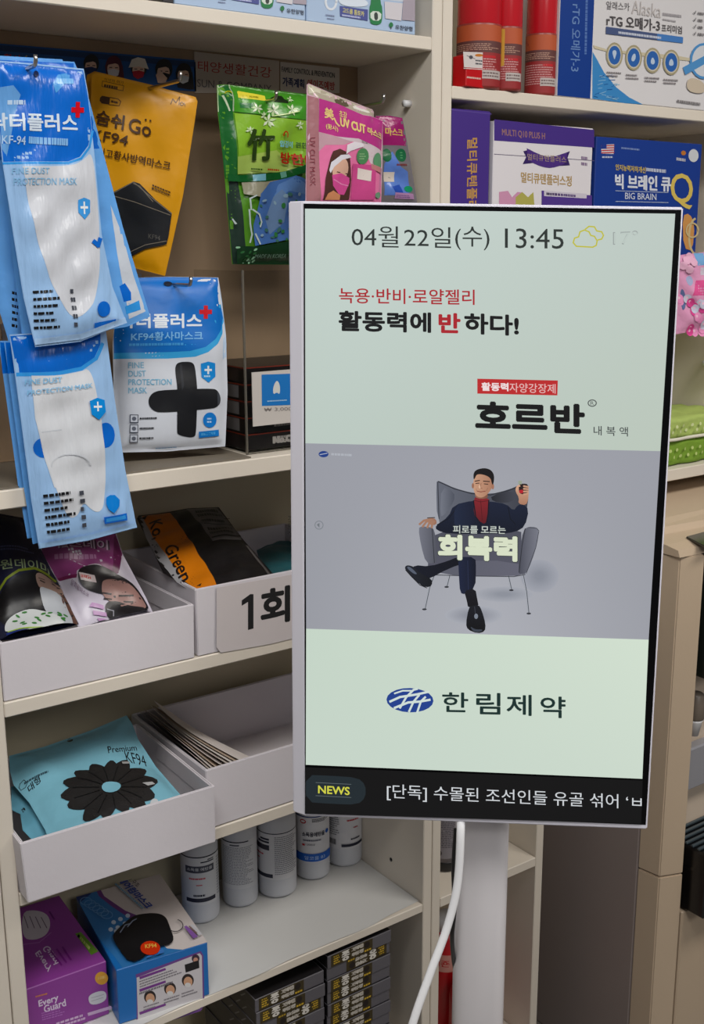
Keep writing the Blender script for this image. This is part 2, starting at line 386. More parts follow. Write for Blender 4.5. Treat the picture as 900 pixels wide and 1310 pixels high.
# ------------------------------------------------------------------ banner and signs on the hardboard panel
FB = Fr((.6, .1995, 1.76), (1, 0, 0), (0, 0, 1))
def panel_sign(name, label, pts, base, th=.0012, cat='sign'):
    L = [FB.pt(*p) for p in pts]; x = [p[0] for p in L]; z = [p[1] for p in L]
    o = thing(name, label, cat, (.6+sum(x)/len(x), .1995, 1.76+min(z)))
    m = MB(); nn = len(L); A = [FB.w(a, b, 0) for a, b in L]; B = [FB.w(a, b, -th) for a, b in L]
    m.add(A+B, [tuple(range(nn))[::-1], tuple(range(nn, 2*nn))]+[(i, (i+1) % nn, nn+(i+1) % nn, nn+i) for i in range(nn)], base); m.build('panel', M_PAPER, o); return o
bn = panel_sign('printed_banner', 'blue banner strip with cartoon faces in masks, top left of the hardboard panel', [(-90, 48), (250, 77), (251, 117), (-90, 96)], C(22, 82, 150), cat='banner')
a = Art(FB); kb = K(0, 0, 3)
a.poly([(-60, 168), (750, 238), (750, 258), (-60, 190)], C(16, 52, 100), kb)
a.txt('황사', (15, 205), (82, 212), (15, 240), C(205, 60, 60), kb, .02); a.txt('방역마스크', (118, 232), (300, 250), (118, 262), C(190, 60, 66), kb, .02)
a.line([(78, 250), (102, 214)], 4, C(190, 170, 50), kb)
sk = C(236, 200, 178)
def face(cx, cy, s, hair, maskc, long=0, hat=None):
    a.ell(cx, cy-6*s, 30*s, 36*s, hair, kb)
    if long: a.poly([(cx-32*s, cy-8*s), (cx+32*s, cy-8*s), (cx+40*s, cy+60*s), (cx+22*s, cy+60*s), (cx-24*s, cy+52*s)], hair, kb)
    a.ell(cx-2*s, cy+6*s, 22*s, 27*s, sk, kb); a.poly([(cx-26*s, cy-8*s), (cx-16*s, cy-28*s), (cx+14*s, cy-30*s), (cx+24*s, cy-6*s), (cx+6*s, cy-14*s)], hair, kb)
    a.poly([(cx-24*s, cy+10*s), (cx, cy+6*s), (cx+20*s, cy+12*s), (cx+16*s, cy+30*s), (cx-4*s, cy+38*s), (cx-20*s, cy+28*s)], maskc, kb)
    a.line([(cx-16*s, cy+1*s), (cx-7*s, cy+1*s)], 3*s, INK, kb); a.line([(cx+5*s, cy+2*s), (cx+14*s, cy+2*s)], 3*s, INK, kb)
    if hat: a.poly([(cx-38*s, cy-4*s), (cx-26*s, cy-34*s), (cx-4*s, cy-42*s), (cx+22*s, cy-36*s), (cx+36*s, cy+2*s), (cx, cy-8*s)], hat, kb)
face(350, 250, 1, C(22, 20, 24), C(28, 52, 110)); face(436, 258, 1.05, C(84, 18, 40), C(235, 235, 238), 1); face(532, 264, 1.05, C(30, 24, 24), C(196, 40, 60), 0, C(232, 226, 214))
face(628, 272, 1.1, C(24, 20, 22), C(26, 26, 30)); face(704, 284, 1.0, C(26, 20, 20), C(225, 228, 232), 1)
a.poly([(596, 288), (612, 270), (640, 300), (632, 322), (604, 318)], sk, kb)
a.build('print', M_PAPER, bn)
s1 = panel_sign('printed_sign', 'pale paper sign with red Korean lettering over SUN & COMPANY, beside the banner', [(248, 66), (357, 78), (357, 119), (249, 119)], C(196, 184, 172))
a = Art(FB); a.txt('태양생활건강', (253, 77), (347, 86), (253, 91), C(170, 48, 44)); a.txt('SUN & COMPANY', (252, 101), (347, 109), (252, 111), C(96, 92, 96)); a.build('print', M_PAPER, s1)
s2 = panel_sign('printed_sign', 'pale paper sign about family planning in navy and red, right of the SUN sign', [(358.5, 79), (434, 87), (434, 119), (358.5, 119)], C(206, 198, 190))
a = Art(FB); a.txt('FAMILY CONTROL & PREVENTION', (360, 85), (428, 93), (360, 92), C(40, 44, 52), None, .02); a.txt('가족계획', (361, 98), (389, 101.5), (361, 110), C(30, 44, 92), None, .03); a.txt('에이즈예방', (393, 101), (428, 105), (393, 112), C(176, 44, 44), None, .02); a.build('print', M_PAPER, s2)
# ------------------------------------------------------------------ hooks
def hook(label, px, py, ytip, ybase, drop=0.0):
    t = at(px, py, 1, ytip); x, z = t[0], t[2]
    o = thing('display_hook', label, 'hook', (x, ybase, z), 'steel hooks on the hardboard panel')
    MB().tube([(x, ybase, z), (x, (ybase+ytip)/2, z-drop*.5), (x, ytip+.006, z-drop), (x, ytip, z-drop+.001), (x, ytip-.003, z-drop+.006), (x, ytip-.003, z-drop+.012)], .0026, n=10).build('wire', M_STEEL, o)
    MB().box((x-.009, ybase-.0015, z-.014), (x+.009, ybase, z+.014), bev=.0006).build('back_plate', M_STEEL, o); return x, z
hook('steel hook carrying the blue pouch bundle at far left', 45, 84, -.075, .2005)
hook('steel hook carrying the yellow pouches, shining tip turned up', 230, 103, .03, .2005)
hook('steel hook carrying the white pouch with the black cross', 243, 365, .02, .2005)
hook('steel hook under the shelf carrying the lower blue pouches', 70, 436, .012, .2005)
hook('steel hook carrying the green bamboo pouch', 352, 127, .055, .2005)
hook('steel hook carrying the pink mask pouches near the side panel', 489, 131, -.005, .2005)
# ------------------------------------------------------------------ blue pouches
BL0, BL1, BL2, BLP = C(112, 172, 236), C(14, 104, 206), C(70, 156, 230), C(158, 194, 234)
k4 = K(0, 300, 3); k1 = K(0, 0, 3)
def blueback(label, yy, outline, seed, k=None, hdr=None, lab=True):
    f = fr(80, 300, 1, yy); p = Pouch('mask_pouch', label, f, outline, BL0, T=.005, wr=.0015, seed=seed, k=k, group='blue hanging mask pouches')
    a = p.art()
    if hdr: a.poly(hdr, BL1, k)
    return p, a
p, a = blueback('blue mask pouch at the very left, almost hidden behind the upper bundle', .0, [(-22, 70), (80, 76), (100, 410), (12, 440), (0, 400)], 5, None, [(-20, 74), (78, 78), (84, 205), (-18, 205)])
a.rows((14, 370), (22, 372), (14, 420), 6, INK, None, 3, .45, 2); p.done(a)
p, a = blueback('second blue mask pouch of the upper bundle, directly behind the front one', -.018, [(-14, 74), (95, 79), (115, 300), (120, 420), (30, 444), (22, 380)], 6, None, [(-12, 76), (94, 81), (104, 200), (-6, 205)])
p.done(a)
p, a = blueback('blue mask pouch twisting out at the right of the upper bundle', -.005, [(40, 82), (95, 79), (112, 120), (157, 290), (192, 405), (162, 418), (120, 425), (60, 300)], 7, None, [(42, 84), (94, 81), (110, 122), (128, 190), (60, 195)])
a.poly([(140, 262), (156, 300), (170, 352), (186, 398), (164, 408), (150, 340)], C(205, 212, 222)); a.poly([(150, 366), (158, 362), (166, 374), (166, 384), (156, 386)], BL1); a.poly([(158, 392), (177, 384), (179, 396), (160, 402)], BL2); p.done(a)
# front upper pouch
FP1 = fr(80, 300, 1, -.045)
P1 = Pouch('mask_pouch', 'front blue mask pouch of the upper bundle, with a small red cross', FP1, [(-10, 77), (40, 81), (107, 88), (113, 122), (121, 200), (130, 300), (144, 367), (162, 413), (103, 437), (45, 444), (30, 380), (17, 300), (3, 207), (-4, 140)], BLP, T=.008, wr=.0022, lam=.06, seed=11, matl=M_CLEARY, group='blue hanging mask pouches')
a = P1.art(); a.poly([(-8, 79), (40, 83), (106, 90), (112, 122), (117, 165), (112, 186), (100, 201), (84, 207), (4, 207), (-3, 140)], BL1)
a.line([(4, 209), (84, 209), (102, 203), (114, 188), (118, 168)], 3, BL2)
a.blob([(26, 213), (26, 213), (86, 213), (104, 206), (118, 192), (124, 250), (128, 310), (122, 380), (106, 400), (92, 408), (78, 392), (58, 350), (40, 290)], C(208, 211, 218))
a.poly([(-2, 112), (14, 110), (24, 122), (16, 150), (8, 200), (2, 190)], C(110, 164, 222)); a.poly([(64, 108), (72, 96), (84, 94), (90, 104), (80, 108), (68, 120)], C(84, 158, 224))
a.rect(70, 101, 92, 108, C(120, 182, 236)); a.rect(74, 96, 88, 99, C(90, 160, 226))
a.txt('닥터플러스', (-12, 144), (96, 147), (-11, 167), C(214, 228, 242), None, .03); a.rows((8, 128), (30, 128), (8, 135), 1, C(190, 214, 240), None, 2, .8, 4)
a.rect(94, 131, 100, 151, C(214, 30, 42)); a.rect(88, 138, 106, 144.5, C(214, 30, 42))
a.txt('KF-94', (2, 173), (30, 175), (2, 184), C(178, 208, 240), None, .02); a.rows((34, 174), (98, 178), (34, 185), 1, C(140, 190, 238), None, 4, .8, 16)
a.txt('FINE DUST', (14, 215), (60, 215), (14, 223), C(140, 190, 226), None, .01); a.txt('PROTECTION MASK', (16, 228), (94, 228), (16, 237), C(140, 190, 226), None, .01)
a.poly([(97, 256), (105, 253), (113, 256), (113, 272), (105, 281), (97, 272)], C(76, 156, 226)); a.rect(104, 258, 106, 274, WHITE); a.rect(100, 264, 110, 267, WHITE)
a.rows((40, 369), (72, 367), (43, 424), 6, INK, None, 8, .36, 5); a.rows((86, 367), (92, 367), (92, 420), 5, C(70, 74, 84), None, 9, .5, 1)
a.ell(130, 395, 9, 10, BL1); a.poly([(118, 413), (146, 408), (147, 417), (119, 421)], BL1); a.line([(118, 309), (124, 314), (127, 306)], 6, BL1)
a.line([(46, 437), (103, 430), (158, 410)], 8, C(170, 202, 238)); a.ell(44, 95, 3.2, 4.2, C(14, 30, 70)); P1.done(a)
# lower bundle
for i, (dx, dy, yy, nm) in enumerate([(-17, -10, .006, 'rearmost blue pouch of the lower bundle, only its left edge showing'), (-10, -3, -.006, 'middle blue pouch of the lower bundle, showing a strip left of the front one')]):
    f = fr(100, 560, 1, yy); p = Pouch('mask_pouch', nm, f, [(15+dx, 436), (120+dx, 436), (140+dx, 520), (160+dx, 640), (168+dx, 676+dy), (52+dx, 699+dy), (40+dx, 620)], BL0, T=.004, wr=.001, seed=20+i, group='blue hanging mask pouches')
    a = p.art(); a.poly([(17+dx, 438), (120+dx, 438), (124+dx, 470), (20+dx, 478)], BL1); p.done(a)
f = fr(100, 560, 1, -.022)
P2 = Pouch('mask_pouch', 'front blue mask pouch of the lower bundle, its slim white mask showing fully', f, [(12, 428), (135, 420), (147, 513), (160, 600), (175, 675), (112, 692), (50, 702), (40, 640), (22, 500)], BLP, T=.007, wr=.002, lam=.07, seed=31, matl=M_CLEARY, group='blue hanging mask pouches')
a = P2.art(); a.poly([(13, 430), (128, 422), (127, 440), (118, 458), (100, 470), (70, 475), (22, 478)], BL1); a.line([(22, 479), (72, 477), (102, 471), (121, 458), (130, 440)], 5, BL2)
a.ell(133, 556, 13, 16, BL1); a.ell(54, 572, 13, 13, BL1)
a.blob([(38, 480), (38, 480), (70, 480), (100, 475), (113, 470), (122, 505), (130, 556), (133, 600), (131, 645), (123, 655), (113, 650), (104, 640), (97, 660), (84, 662), (68, 622), (56, 585), (44, 535)], C(216, 219, 224))
a.line([(39, 485), (44, 535), (56, 585), (68, 622)], 2, C(212, 216, 222)); a.line([(51, 552), (76, 549)], 1.5, C(200, 205, 212)); a.ring(88, 596, 24, 16, 1.6, C(206, 210, 216), None, 180, 350)
a.txt('FINE DUST', (30, 485), (76, 481), (30, 492), C(136, 192, 230), None, .02); a.txt('PROTECTION MASK', (33, 499), (115, 489), (33, 505), C(136, 192, 230), None, .02)
a.poly([(111, 512), (121, 508), (131, 511), (132, 526), (123, 536), (113, 529)], C(44, 142, 220)); a.rect(120.5, 513, 122.5, 525, WHITE); a.rect(116, 518, 127, 520.5, WHITE)
a.rows((52, 629), (92, 623), (58, 684), 6, INK, None, 12, .4, 6); a.rows((97, 624), (104, 623), (103, 676), 5, C(70, 74, 84), None, 13, .5, 1)
a.poly([(133, 635), (138, 632), (144, 632), (150, 638), (149, 646), (142, 655), (135, 650), (132, 643)], C(30, 128, 214)); a.poly([(129, 660), (159, 655), (160, 664), (131, 669)], BL1); a.poly([(132, 662), (157, 657.5), (158, 662), (133, 666.5)], BL2)
a.line([(52, 697), (112, 687), (171, 671)], 7, C(160, 198, 238)); P2.done(a)
# ------------------------------------------------------------------ white pouch with black cross
f = fr(215, 560, 1, .06, -12, 6)
P4 = Pouch('mask_pouch', 'white and blue mask pouch showing a big black cross, on the grey shelf mat', f, [(151, 356), (215, 354), (279, 355), (284, 387), (289, 430), (291, 500), (288, 571), (213, 577.5), (147, 579), (144, 440)], C(214, 219, 228), T=.012, wr=.002, lam=.08, seed=41, matl=M_SOFTF)
a = P4.art(); b4 = C(18, 112, 200)
a.poly([(452, 168), (640, 163), (834, 166), (845, 260), (858, 330), (852, 380), (830, 420), (790, 452), (740, 470), (640, 477), (436, 478), (436, 400)], C(70, 168, 226), k4)
a.poly([(452, 168), (640, 163), (834, 166), (844, 260), (855, 320), (846, 365), (820, 402), (780, 432), (720, 448), (640, 452), (436, 455), (436, 400)], b4, k4)
a.poly([(838, 170), (852, 262), (868, 420), (868, 470), (852, 480), (858, 330)], C(186, 208, 232), k4)
a.txt('닥터플러스', (452, 306), (768, 304), (452, 362), C(226, 234, 242), k4, .035); a.rect(774, 274, 790, 325, C(206, 28, 40), k4); a.rect(757, 290, 806, 307, C(206, 28, 40), k4)
a.txt('KF94황사마스크', (497, 376), (770, 372), (497, 410), C(132, 190, 236), k4, .02); a.rows((490, 418), (770, 414), (490, 430), 1, C(80, 160, 224), k4, 14, .8, 24)
for i, (t, x1) in enumerate((('FINE', 545), ('DUST', 552), ('PROTECTION', 650), ('MASK', 556))): a.txt(t, (486, 491+i*32), (x1, 490+i*32), (486, 514+i*32), C(128, 186, 216), k4, .02)
bk = C(20, 22, 26)
a.blob([(664, 520), (668, 500), (680, 490), (720, 488), (735, 496), (741, 515), (746, 585), (746, 765), (738, 776), (720, 778), (676, 768), (671, 755), (672, 600)], bk, k4)
a.blob([(580, 604), (620, 596), (800, 590), (826, 596), (840, 620), (840, 645), (826, 662), (800, 668), (612, 684), (580, 676), (563, 655), (562, 628)], bk, k4)
a.poly([(826, 600), (838, 618), (838, 642), (828, 655)], C(66, 70, 78), k4); a.poly([(682, 500), (690, 496), (696, 580), (688, 600)], C(40, 42, 48), k4)
a.poly([(762, 496), (790, 488), (818, 494), (820, 545), (792, 568), (764, 548)], C(48, 144, 220), k4); a.rect(787, 504, 794, 536, WHITE, k4); a.rect(776, 516, 805, 524, WHITE, k4); a.rows((774, 540), (806, 540), (774, 548), 1, C(190, 220, 240), k4, 3, .8, 5)
a.ell(797, 711, 27, 29, C(24, 124, 210), k4); a.rows((786, 700), (808, 700), (786, 724), 2, C(190, 215, 240), k4, 4, .5, 3); a.poly([(755, 756), (833, 748), (834, 772), (757, 780)], C(28, 124, 206), k4); a.rows((765, 758), (825, 752), (765, 774), 1, C(90, 170, 228), k4, 5, .6, 8)
for i in range(3):
    y = 690+i*38; a.rect(491, y, 523, y+32, C(70, 76, 90), k4); a.rect(494, y+3, 520, y+29, C(206, 212, 222), k4); a.ell(507, y+16, 8, 8, C(96, 102, 116), k4); a.rows((528, y+10), (598, y+8), (528, y+20), 1, C(30, 32, 40), k4, 6+i, .6, 9)
a.rows((595, 818), (690, 812), (595, 824), 1, C(120, 170, 214), k4, 9, .6, 12); a.ell(213*3, 190, 16, 9, C(10, 20, 40), k4); P4.done(a)
# ------------------------------------------------------------------ yellow pouches
YE = C(222, 158, 36)
f = fr(180, 140, 1, .152, -33)
p = Pouch('mask_pouch', 'second yellow mask pouch, only its curled left edge showing behind the printed one', f, [(111, 96), (121, 91), (200, 110), (190, 300), (110, 290), (108, 130)], YE, T=.004, seed=51, matl=M_SOFTF)
f = fr(180, 140, 1, .135, -33)
P3 = Pouch('mask_pouch', 'yellow mask pouch with black lettering and a folded black mask, hanging tilted', f, [(117, 96), (125, 93), (190, 108), (250, 124), (252.5, 130), (249, 155), (234, 250), (211, 353), (165, 341), (95, 326), (105, 240), (116, 140)], YE, T=.007, wr=.0015, lam=.09, seed=52, matl=M_SOFTF)
a = P3.art(); dk = C(70, 42, 16)
a.txt('식약처 허가', (401, 296), (476, 312), (399, 311), dk, k1); a.rows((402, 322), (468, 334), (401, 338), 1, dk, k1, 3, .7, 7); a.line([(395, 312), (476, 330), (474, 350), (393, 334), (395, 312)], 2, dk, k1)
a.poly([(386, 376), (394, 369), (425, 376), (422, 404), (392, 398), (384, 388)], dk, k1); a.line([(425, 376), (456, 382), (466, 392), (460, 408), (422, 404)], 2.5, dk, k1); a.rows((430, 384), (456, 390), (430, 398), 1, dk, k1, 2, .6, 4)
a.line([(657, 402), (664, 380), (676, 396), (690, 372), (688, 404)], 2.5, dk, k1); a.ring(699, 400, 6, 6, 2, dk, k1); a.line([(708, 396), (712, 408)], 2, dk, k1)
a.txt('숨쉬', (374, 420), (484, 446), (368, 478), dk, k1, .03); a.txt('Go', (500, 452), (586, 474), (495, 508), dk, k1, .02); a.ell(562, 462, 4, 4, dk, k1); a.ell(580, 466, 4, 4, dk, k1)
a.txt('KF94', (360, 496), (500, 524), (352, 536), dk, k1, .02); a.txt('쉬고황사방역마스크', (380, 566), (659, 622), (375, 600), dk, k1, .02)
a.ell(401, 628, 10, 11, C(30, 22, 14), k1); a.rows((588, 706), (666, 738), (585, 728), 2, dk, k1, 5, .5, 10)
a.poly([(425, 745), (516, 698), (540, 706), (600, 768), (661, 818), (648, 905), (640, 938), (560, 955), (505, 985), (440, 960)], C(26, 28, 32), k1)
for q in ([(430, 746), (516, 700), (600, 772), (660, 820)], [(436, 752), (520, 776), (655, 826)], [(516, 706), (540, 716), (590, 775)], [(500, 968), (560, 940), (640, 925)]): a.line(q, 3, C(120, 112, 100), k1)
a.txt('KF94', (573, 897), (617, 905), (572, 915), C(90, 88, 84), k1); a.rows((538, 1086-0), (612, 1108), (536, 1106), 2, C(150, 80, 20), k1, 5, .5, 8)
P3.done(a)
# ------------------------------------------------------------------ green bamboo pouch
k5 = K(270, 90, 5.04)
f = fr(330, 230, 1, .09, 4)
P5 = Pouch('mask_pouch', 'green bamboo mask pouch with white flowers, hanging left of the pink pouches', f, [(35, 95), (75, 90), (110, 92), (350, 122), (640, 156), (640, 1254), (560, 1254), (215, 1252), (135, 1250), (105, 900), (75, 560), (42, 270)], C(96, 156, 52), T=.014, wr=.003, lam=.07, seed=61, k=k5, matl=M_FILM)
a = P5.art()
a.poly([(38, 97), (108, 94), (128, 420), (152, 700), (88, 700), (70, 520), (44, 270)], C(34, 104, 48), k5)
a.poly([(95, 720), (152, 705), (215, 1250), (137, 1248), (110, 940)], C(40, 60, 50), k5)
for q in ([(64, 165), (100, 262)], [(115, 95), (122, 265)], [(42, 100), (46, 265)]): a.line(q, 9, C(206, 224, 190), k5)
a.ring(90, 150, 18, 12, 6, C(190, 190, 40), k5, 180, 360)
a.poly([(116, 96), (340, 124), (638, 158), (638, 330), (420, 310), (122, 270)], C(72, 150, 46), k5)
a.poly([(124, 280), (420, 315), (638, 335), (638, 600), (480, 640), (150, 672)], C(140, 188, 64), k5); a.poly([(140, 560), (380, 520), (520, 640), (400, 660), (148, 672)], C(176, 204, 104), k5)
a.poly([(150, 140), (160, 135), (325, 168), (325, 200), (300, 200), (150, 180)], C(228, 216, 80), k5); a.rows((170, 155), (310, 172), (170, 178), 1, C(150, 140, 40), k5, 3, .5, 12)
a.poly([(156, 212), (236, 218), (232, 250), (160, 246)], C(40, 116, 60), k5); a.poly([(362, 180), (400, 165), (440, 168), (450, 190), (470, 200), (468, 218), (362, 206)], C(22, 40, 16), k5)
r = random.Random(4)
for cx, cy, s_ in ((258, 250, 40), (370, 262, 46), (478, 262, 42), (330, 330, 50), (300, 300, 30), (205, 395, 30), (530, 360, 30), (480, 190, 22)):
    for j in range(6):
        t = j*math.pi/3+r.random(); a.poly([(cx, cy), (cx+s_*.55*math.cos(t-.35), cy+s_*.55*math.sin(t-.35)), (cx+s_*math.cos(t), cy+s_*math.sin(t)), (cx+s_*.55*math.cos(t+.35), cy+s_*.55*math.sin(t+.35))], (C(222, 234, 206), C(190, 216, 160))[j % 2], k5)
a.line([(360, 300), (430, 290), (520, 270)], 7, C(200, 220, 150), k5)
a.txt('竹', (186, 384), (362, 384), (182, 588), C(44, 66, 26), k5, .03)
a.ring(424, 428, 14, 26, 8, C(190, 60, 30), k5, 180, 380); a.txt('입김이', (385, 458), (484, 464), (385, 500), C(130, 200, 220), k5, .03); a.txt('편한', (503, 466), (572, 472), (503, 504), C(40, 80, 50), k5, .02)
a.txt('방한마스', (398, 528), (700, 566), (396, 604), C(186, 44, 34), k5, .035); a.rows((215, 632), (300, 640), (215, 646), 1, C(60, 90, 30), k5, 4, .8, 8); a.rows((315, 636), (400, 642), (315, 650), 1, C(186, 60, 40), k5, 5, .8, 8)
a.poly([(88, 668), (150, 680), (300, 672), (430, 655), (560, 612), (638, 590), (638, 625), (560, 660), (430, 700), (300, 718), (160, 722), (92, 715)], C(24, 96, 44), k5); a.poly([(222, 678), (300, 670), (300, 714), (224, 718)], C(130, 190, 206), k5); a.poly([(395, 662), (432, 655), (434, 690), (400, 700)], C(110, 170, 150), k5)
a.poly([(160, 726), (300, 722), (420, 705), (300, 760), (270, 820), (170, 800)], C(168, 164, 140), k5)
a.poly([(330, 724), (430, 700), (490, 682), (540, 700), (638, 770), (638, 1075), (480, 1085), (300, 1120), (240, 1132), (226, 1000), (262, 800)], C(84, 124, 190), k5); a.poly([(380, 740), (480, 690), (600, 760), (560, 800), (440, 780), (340, 860)], C(110, 150, 210), k5); a.poly([(350, 820), (400, 770), (436, 820), (420, 980), (330, 1060), (300, 960)], C(120, 150, 190), k5)
for i in range(46):
    x = r.uniform(250, 620); y = r.uniform(800, 1100); a.ell(x, y, r.uniform(9, 20), r.uniform(6, 14), (C(60, 130, 70), C(70, 120, 110), C(150, 180, 200))[i % 3], k5, r.uniform(0, 180), 9)
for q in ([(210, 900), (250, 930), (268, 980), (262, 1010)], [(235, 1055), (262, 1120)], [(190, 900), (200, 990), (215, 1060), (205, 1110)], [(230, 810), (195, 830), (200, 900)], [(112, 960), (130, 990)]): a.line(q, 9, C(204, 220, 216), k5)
a.poly([(140, 1132), (250, 1136), (480, 1096), (638, 1086), (638, 1252), (218, 1250), (140, 1246)], C(18, 56, 28), k5); a.txt('MADE IN KOREA', (240, 1186), (435, 1184), (240, 1212), C(120, 150, 130), k5, .01)
for i in range(14): x = r.uniform(140, 240); y = r.uniform(1140, 1240); a.ell(x, y, 7, 12, (C(160, 210, 170), C(50, 110, 60))[i % 2], k5, r.uniform(0, 90), 7)
P5.done(a)
# ------------------------------------------------------------------ pink pouches
k6 = K(380, 90, 5)
f = fr(530, 240, 1, .004, 0)
P7 = Pouch('mask_pouch', 'purple topped pouch with a blue mask behind the pink UV pouch, by the side panel', f, [(500, 290), (590, 288), (672, 303), (700, 440), (768, 850), (640, 900), (470, 900)], C(116, 112, 116), T=.008, wr=.002, seed=71, k=k6, matl=M_FILM)
a = P7.art(); a.poly([(500, 293), (590, 291), (670, 305), (700, 485), (540, 480), (490, 470)], C(150, 40, 104), k6); a.txt('마스크', (548, 366), (670, 376), (548, 418), C(206, 170, 96), k6, .03)
a.poly([(540, 600), (590, 520), (612, 560), (640, 620), (690, 650), (716, 780), (640, 800), (540, 800)], C(96, 128, 200), k6); a.poly([(585, 745), (640, 730), (660, 790), (610, 795)], C(50, 80, 170), k6)
a.ell(556, 545, 28, 42, C(30, 100, 62), k6); a.ell(648, 544, 40, 42, C(30, 100, 62), k6); a.rows((640, 520), (662, 520), (640, 570), 3, C(90, 160, 110), k6, 3, .4, 3); a.rows((612, 596), (708, 596), (612, 616), 1, C(120, 60, 60), k6, 3, .6, 10)
a.rect(538, 652, 605, 714, C(206, 196, 186), k6); a.rows((545, 680), (598, 682), (545, 698), 1, C(110, 110, 110), k6, 2, .6, 6)
a.ell(700, 760, 32, 20, C(30, 140, 96), k6); a.poly([(602, 782), (735, 790), (738, 826), (602, 822)], C(170, 130, 170), k6); a.rows((610, 795), (725, 800), (610, 816), 2, C(110, 80, 130), k6, 3, .5, 10); P7.done(a)
f = fr(488, 200, 1, -.022, 9)
P6 = Pouch('mask_pouch', 'pink UV CUT mask pouch with a woman in a pink mask and clear hanger tab', f, [(60, 92), (75, 84), (250, 160), (480, 250), (490, 268), (488, 298), (546, 322), (545, 600), (534, 900), (300, 900), (52, 900), (58, 500)], C(214, 178, 192), T=.010, wr=.002, lam=.09, seed=72, k=k6, matl=M_FILM)
a = P6.art(); a.poly([(63, 94), (76, 88), (250, 164), (478, 253), (487, 270), (485, 296), (400, 285), (240, 215), (120, 180), (66, 150)], C(176, 166, 148), k6)
a.poly([(66, 94), (90, 96), (250, 168), (470, 262), (300, 200), (110, 140), (70, 150)], C(206, 200, 180), k6); a.poly([(225, 190), (268, 178), (310, 196), (320, 232), (290, 236), (230, 212)], C(92, 82, 64), k6); a.poly([(345, 232), (365, 226), (452, 262), (458, 272), (440, 274), (350, 246)], C(226, 224, 214), k6)
a.poly([(64, 160), (118, 182), (116, 395), (128, 900), (56, 900), (60, 480)], C(170, 118, 124), k6)
a.poly([(120, 182), (240, 215), (400, 288), (486, 300), (544, 324), (536, 516), (115, 396)], C(186, 66, 138), k6)
a.poly([(116, 396), (536, 516), (533, 900), (128, 900)], C(232, 128, 172), k6); a.poly([(200, 425), (536, 520), (535, 640), (440, 600), (360, 440)], C(214, 198, 204), k6); a.poly([(116, 396), (320, 460), (260, 480), (150, 480), (118, 520)], C(196, 160, 170), k6)
go = C(236, 208, 140)
a.txt('美', (148, 236), (208, 252), (148, 306), go, k6, .03); a.line([(196, 318), (210, 310), (222, 340), (240, 360)], 9, go, k6); a.txt('초강', (243, 256), (292, 270), (243, 300), go, k6, .02); a.txt('(황사)', (155, 340), (230, 362), (155, 380), go, k6, .02)
a.txt('UV CUT', (246, 300), (404, 352), (246, 360), go, k6, .045); a.txt('마스크', (416, 362), (534, 404), (416, 408), go, k6, .045)
a.txt('UV CUT MASK', (98, 430), (98, 740), (74, 430), C(140, 70, 80), k6, .01)
hr = C(84, 52, 46)
a.poly([(176, 560), (190, 520), (230, 505), (275, 525), (300, 570), (316, 700), (312, 830), (140, 830), (150, 700)], hr, k6); a.ell(238, 640, 50, 78, C(226, 182, 160), k6, 8); a.poly([(170, 640), (180, 590), (235, 545), (290, 540), (310, 560), (245, 575), (196, 620), (178, 660)], C(226, 224, 232), k6)
a.poly([(186, 672), (240, 660), (300, 690), (304, 720), (276, 798), (240, 795), (196, 740)], C(222, 92, 158), k6); a.line([(198, 700), (250, 730), (296, 740)], 6, C(240, 150, 196), k6); a.poly([(166, 790), (200, 770), (250, 800), (250, 830), (150, 830)], C(220, 150, 110), k6)
a.line([(214, 652), (232, 656)], 5, C(70, 40, 40), k6); a.line([(272, 662), (290, 668)], 5, C(70, 40, 40), k6)
a.poly([(280, 480), (330, 460), (385, 470), (390, 490), (300, 520), (270, 540)], C(232, 226, 232), k6); a.poly([(320, 600), (470, 610), (465, 830), (320, 830)], C(206, 86, 144), k6)
a.ell(384, 552, 38, 52, C(84, 140, 92), k6); a.ell(486, 585, 34, 56, C(96, 150, 110), k6); a.rows((364, 530), (404, 530), (364, 576), 3, C(150, 190, 140), k6, 4, .4, 4); a.poly([(438, 600), (524, 630), (522, 668), (440, 632)], C(196, 130, 132), k6)
a.poly([(356, 626), (442, 645), (438, 712), (354, 696)], C(226, 214, 208), k6); a.rows((366, 655), (430, 668), (366, 676), 1, C(120, 110, 110), k6, 4, .6, 7); a.ell(492, 800, 26, 20, C(110, 150, 120), k6); P6.done(a)
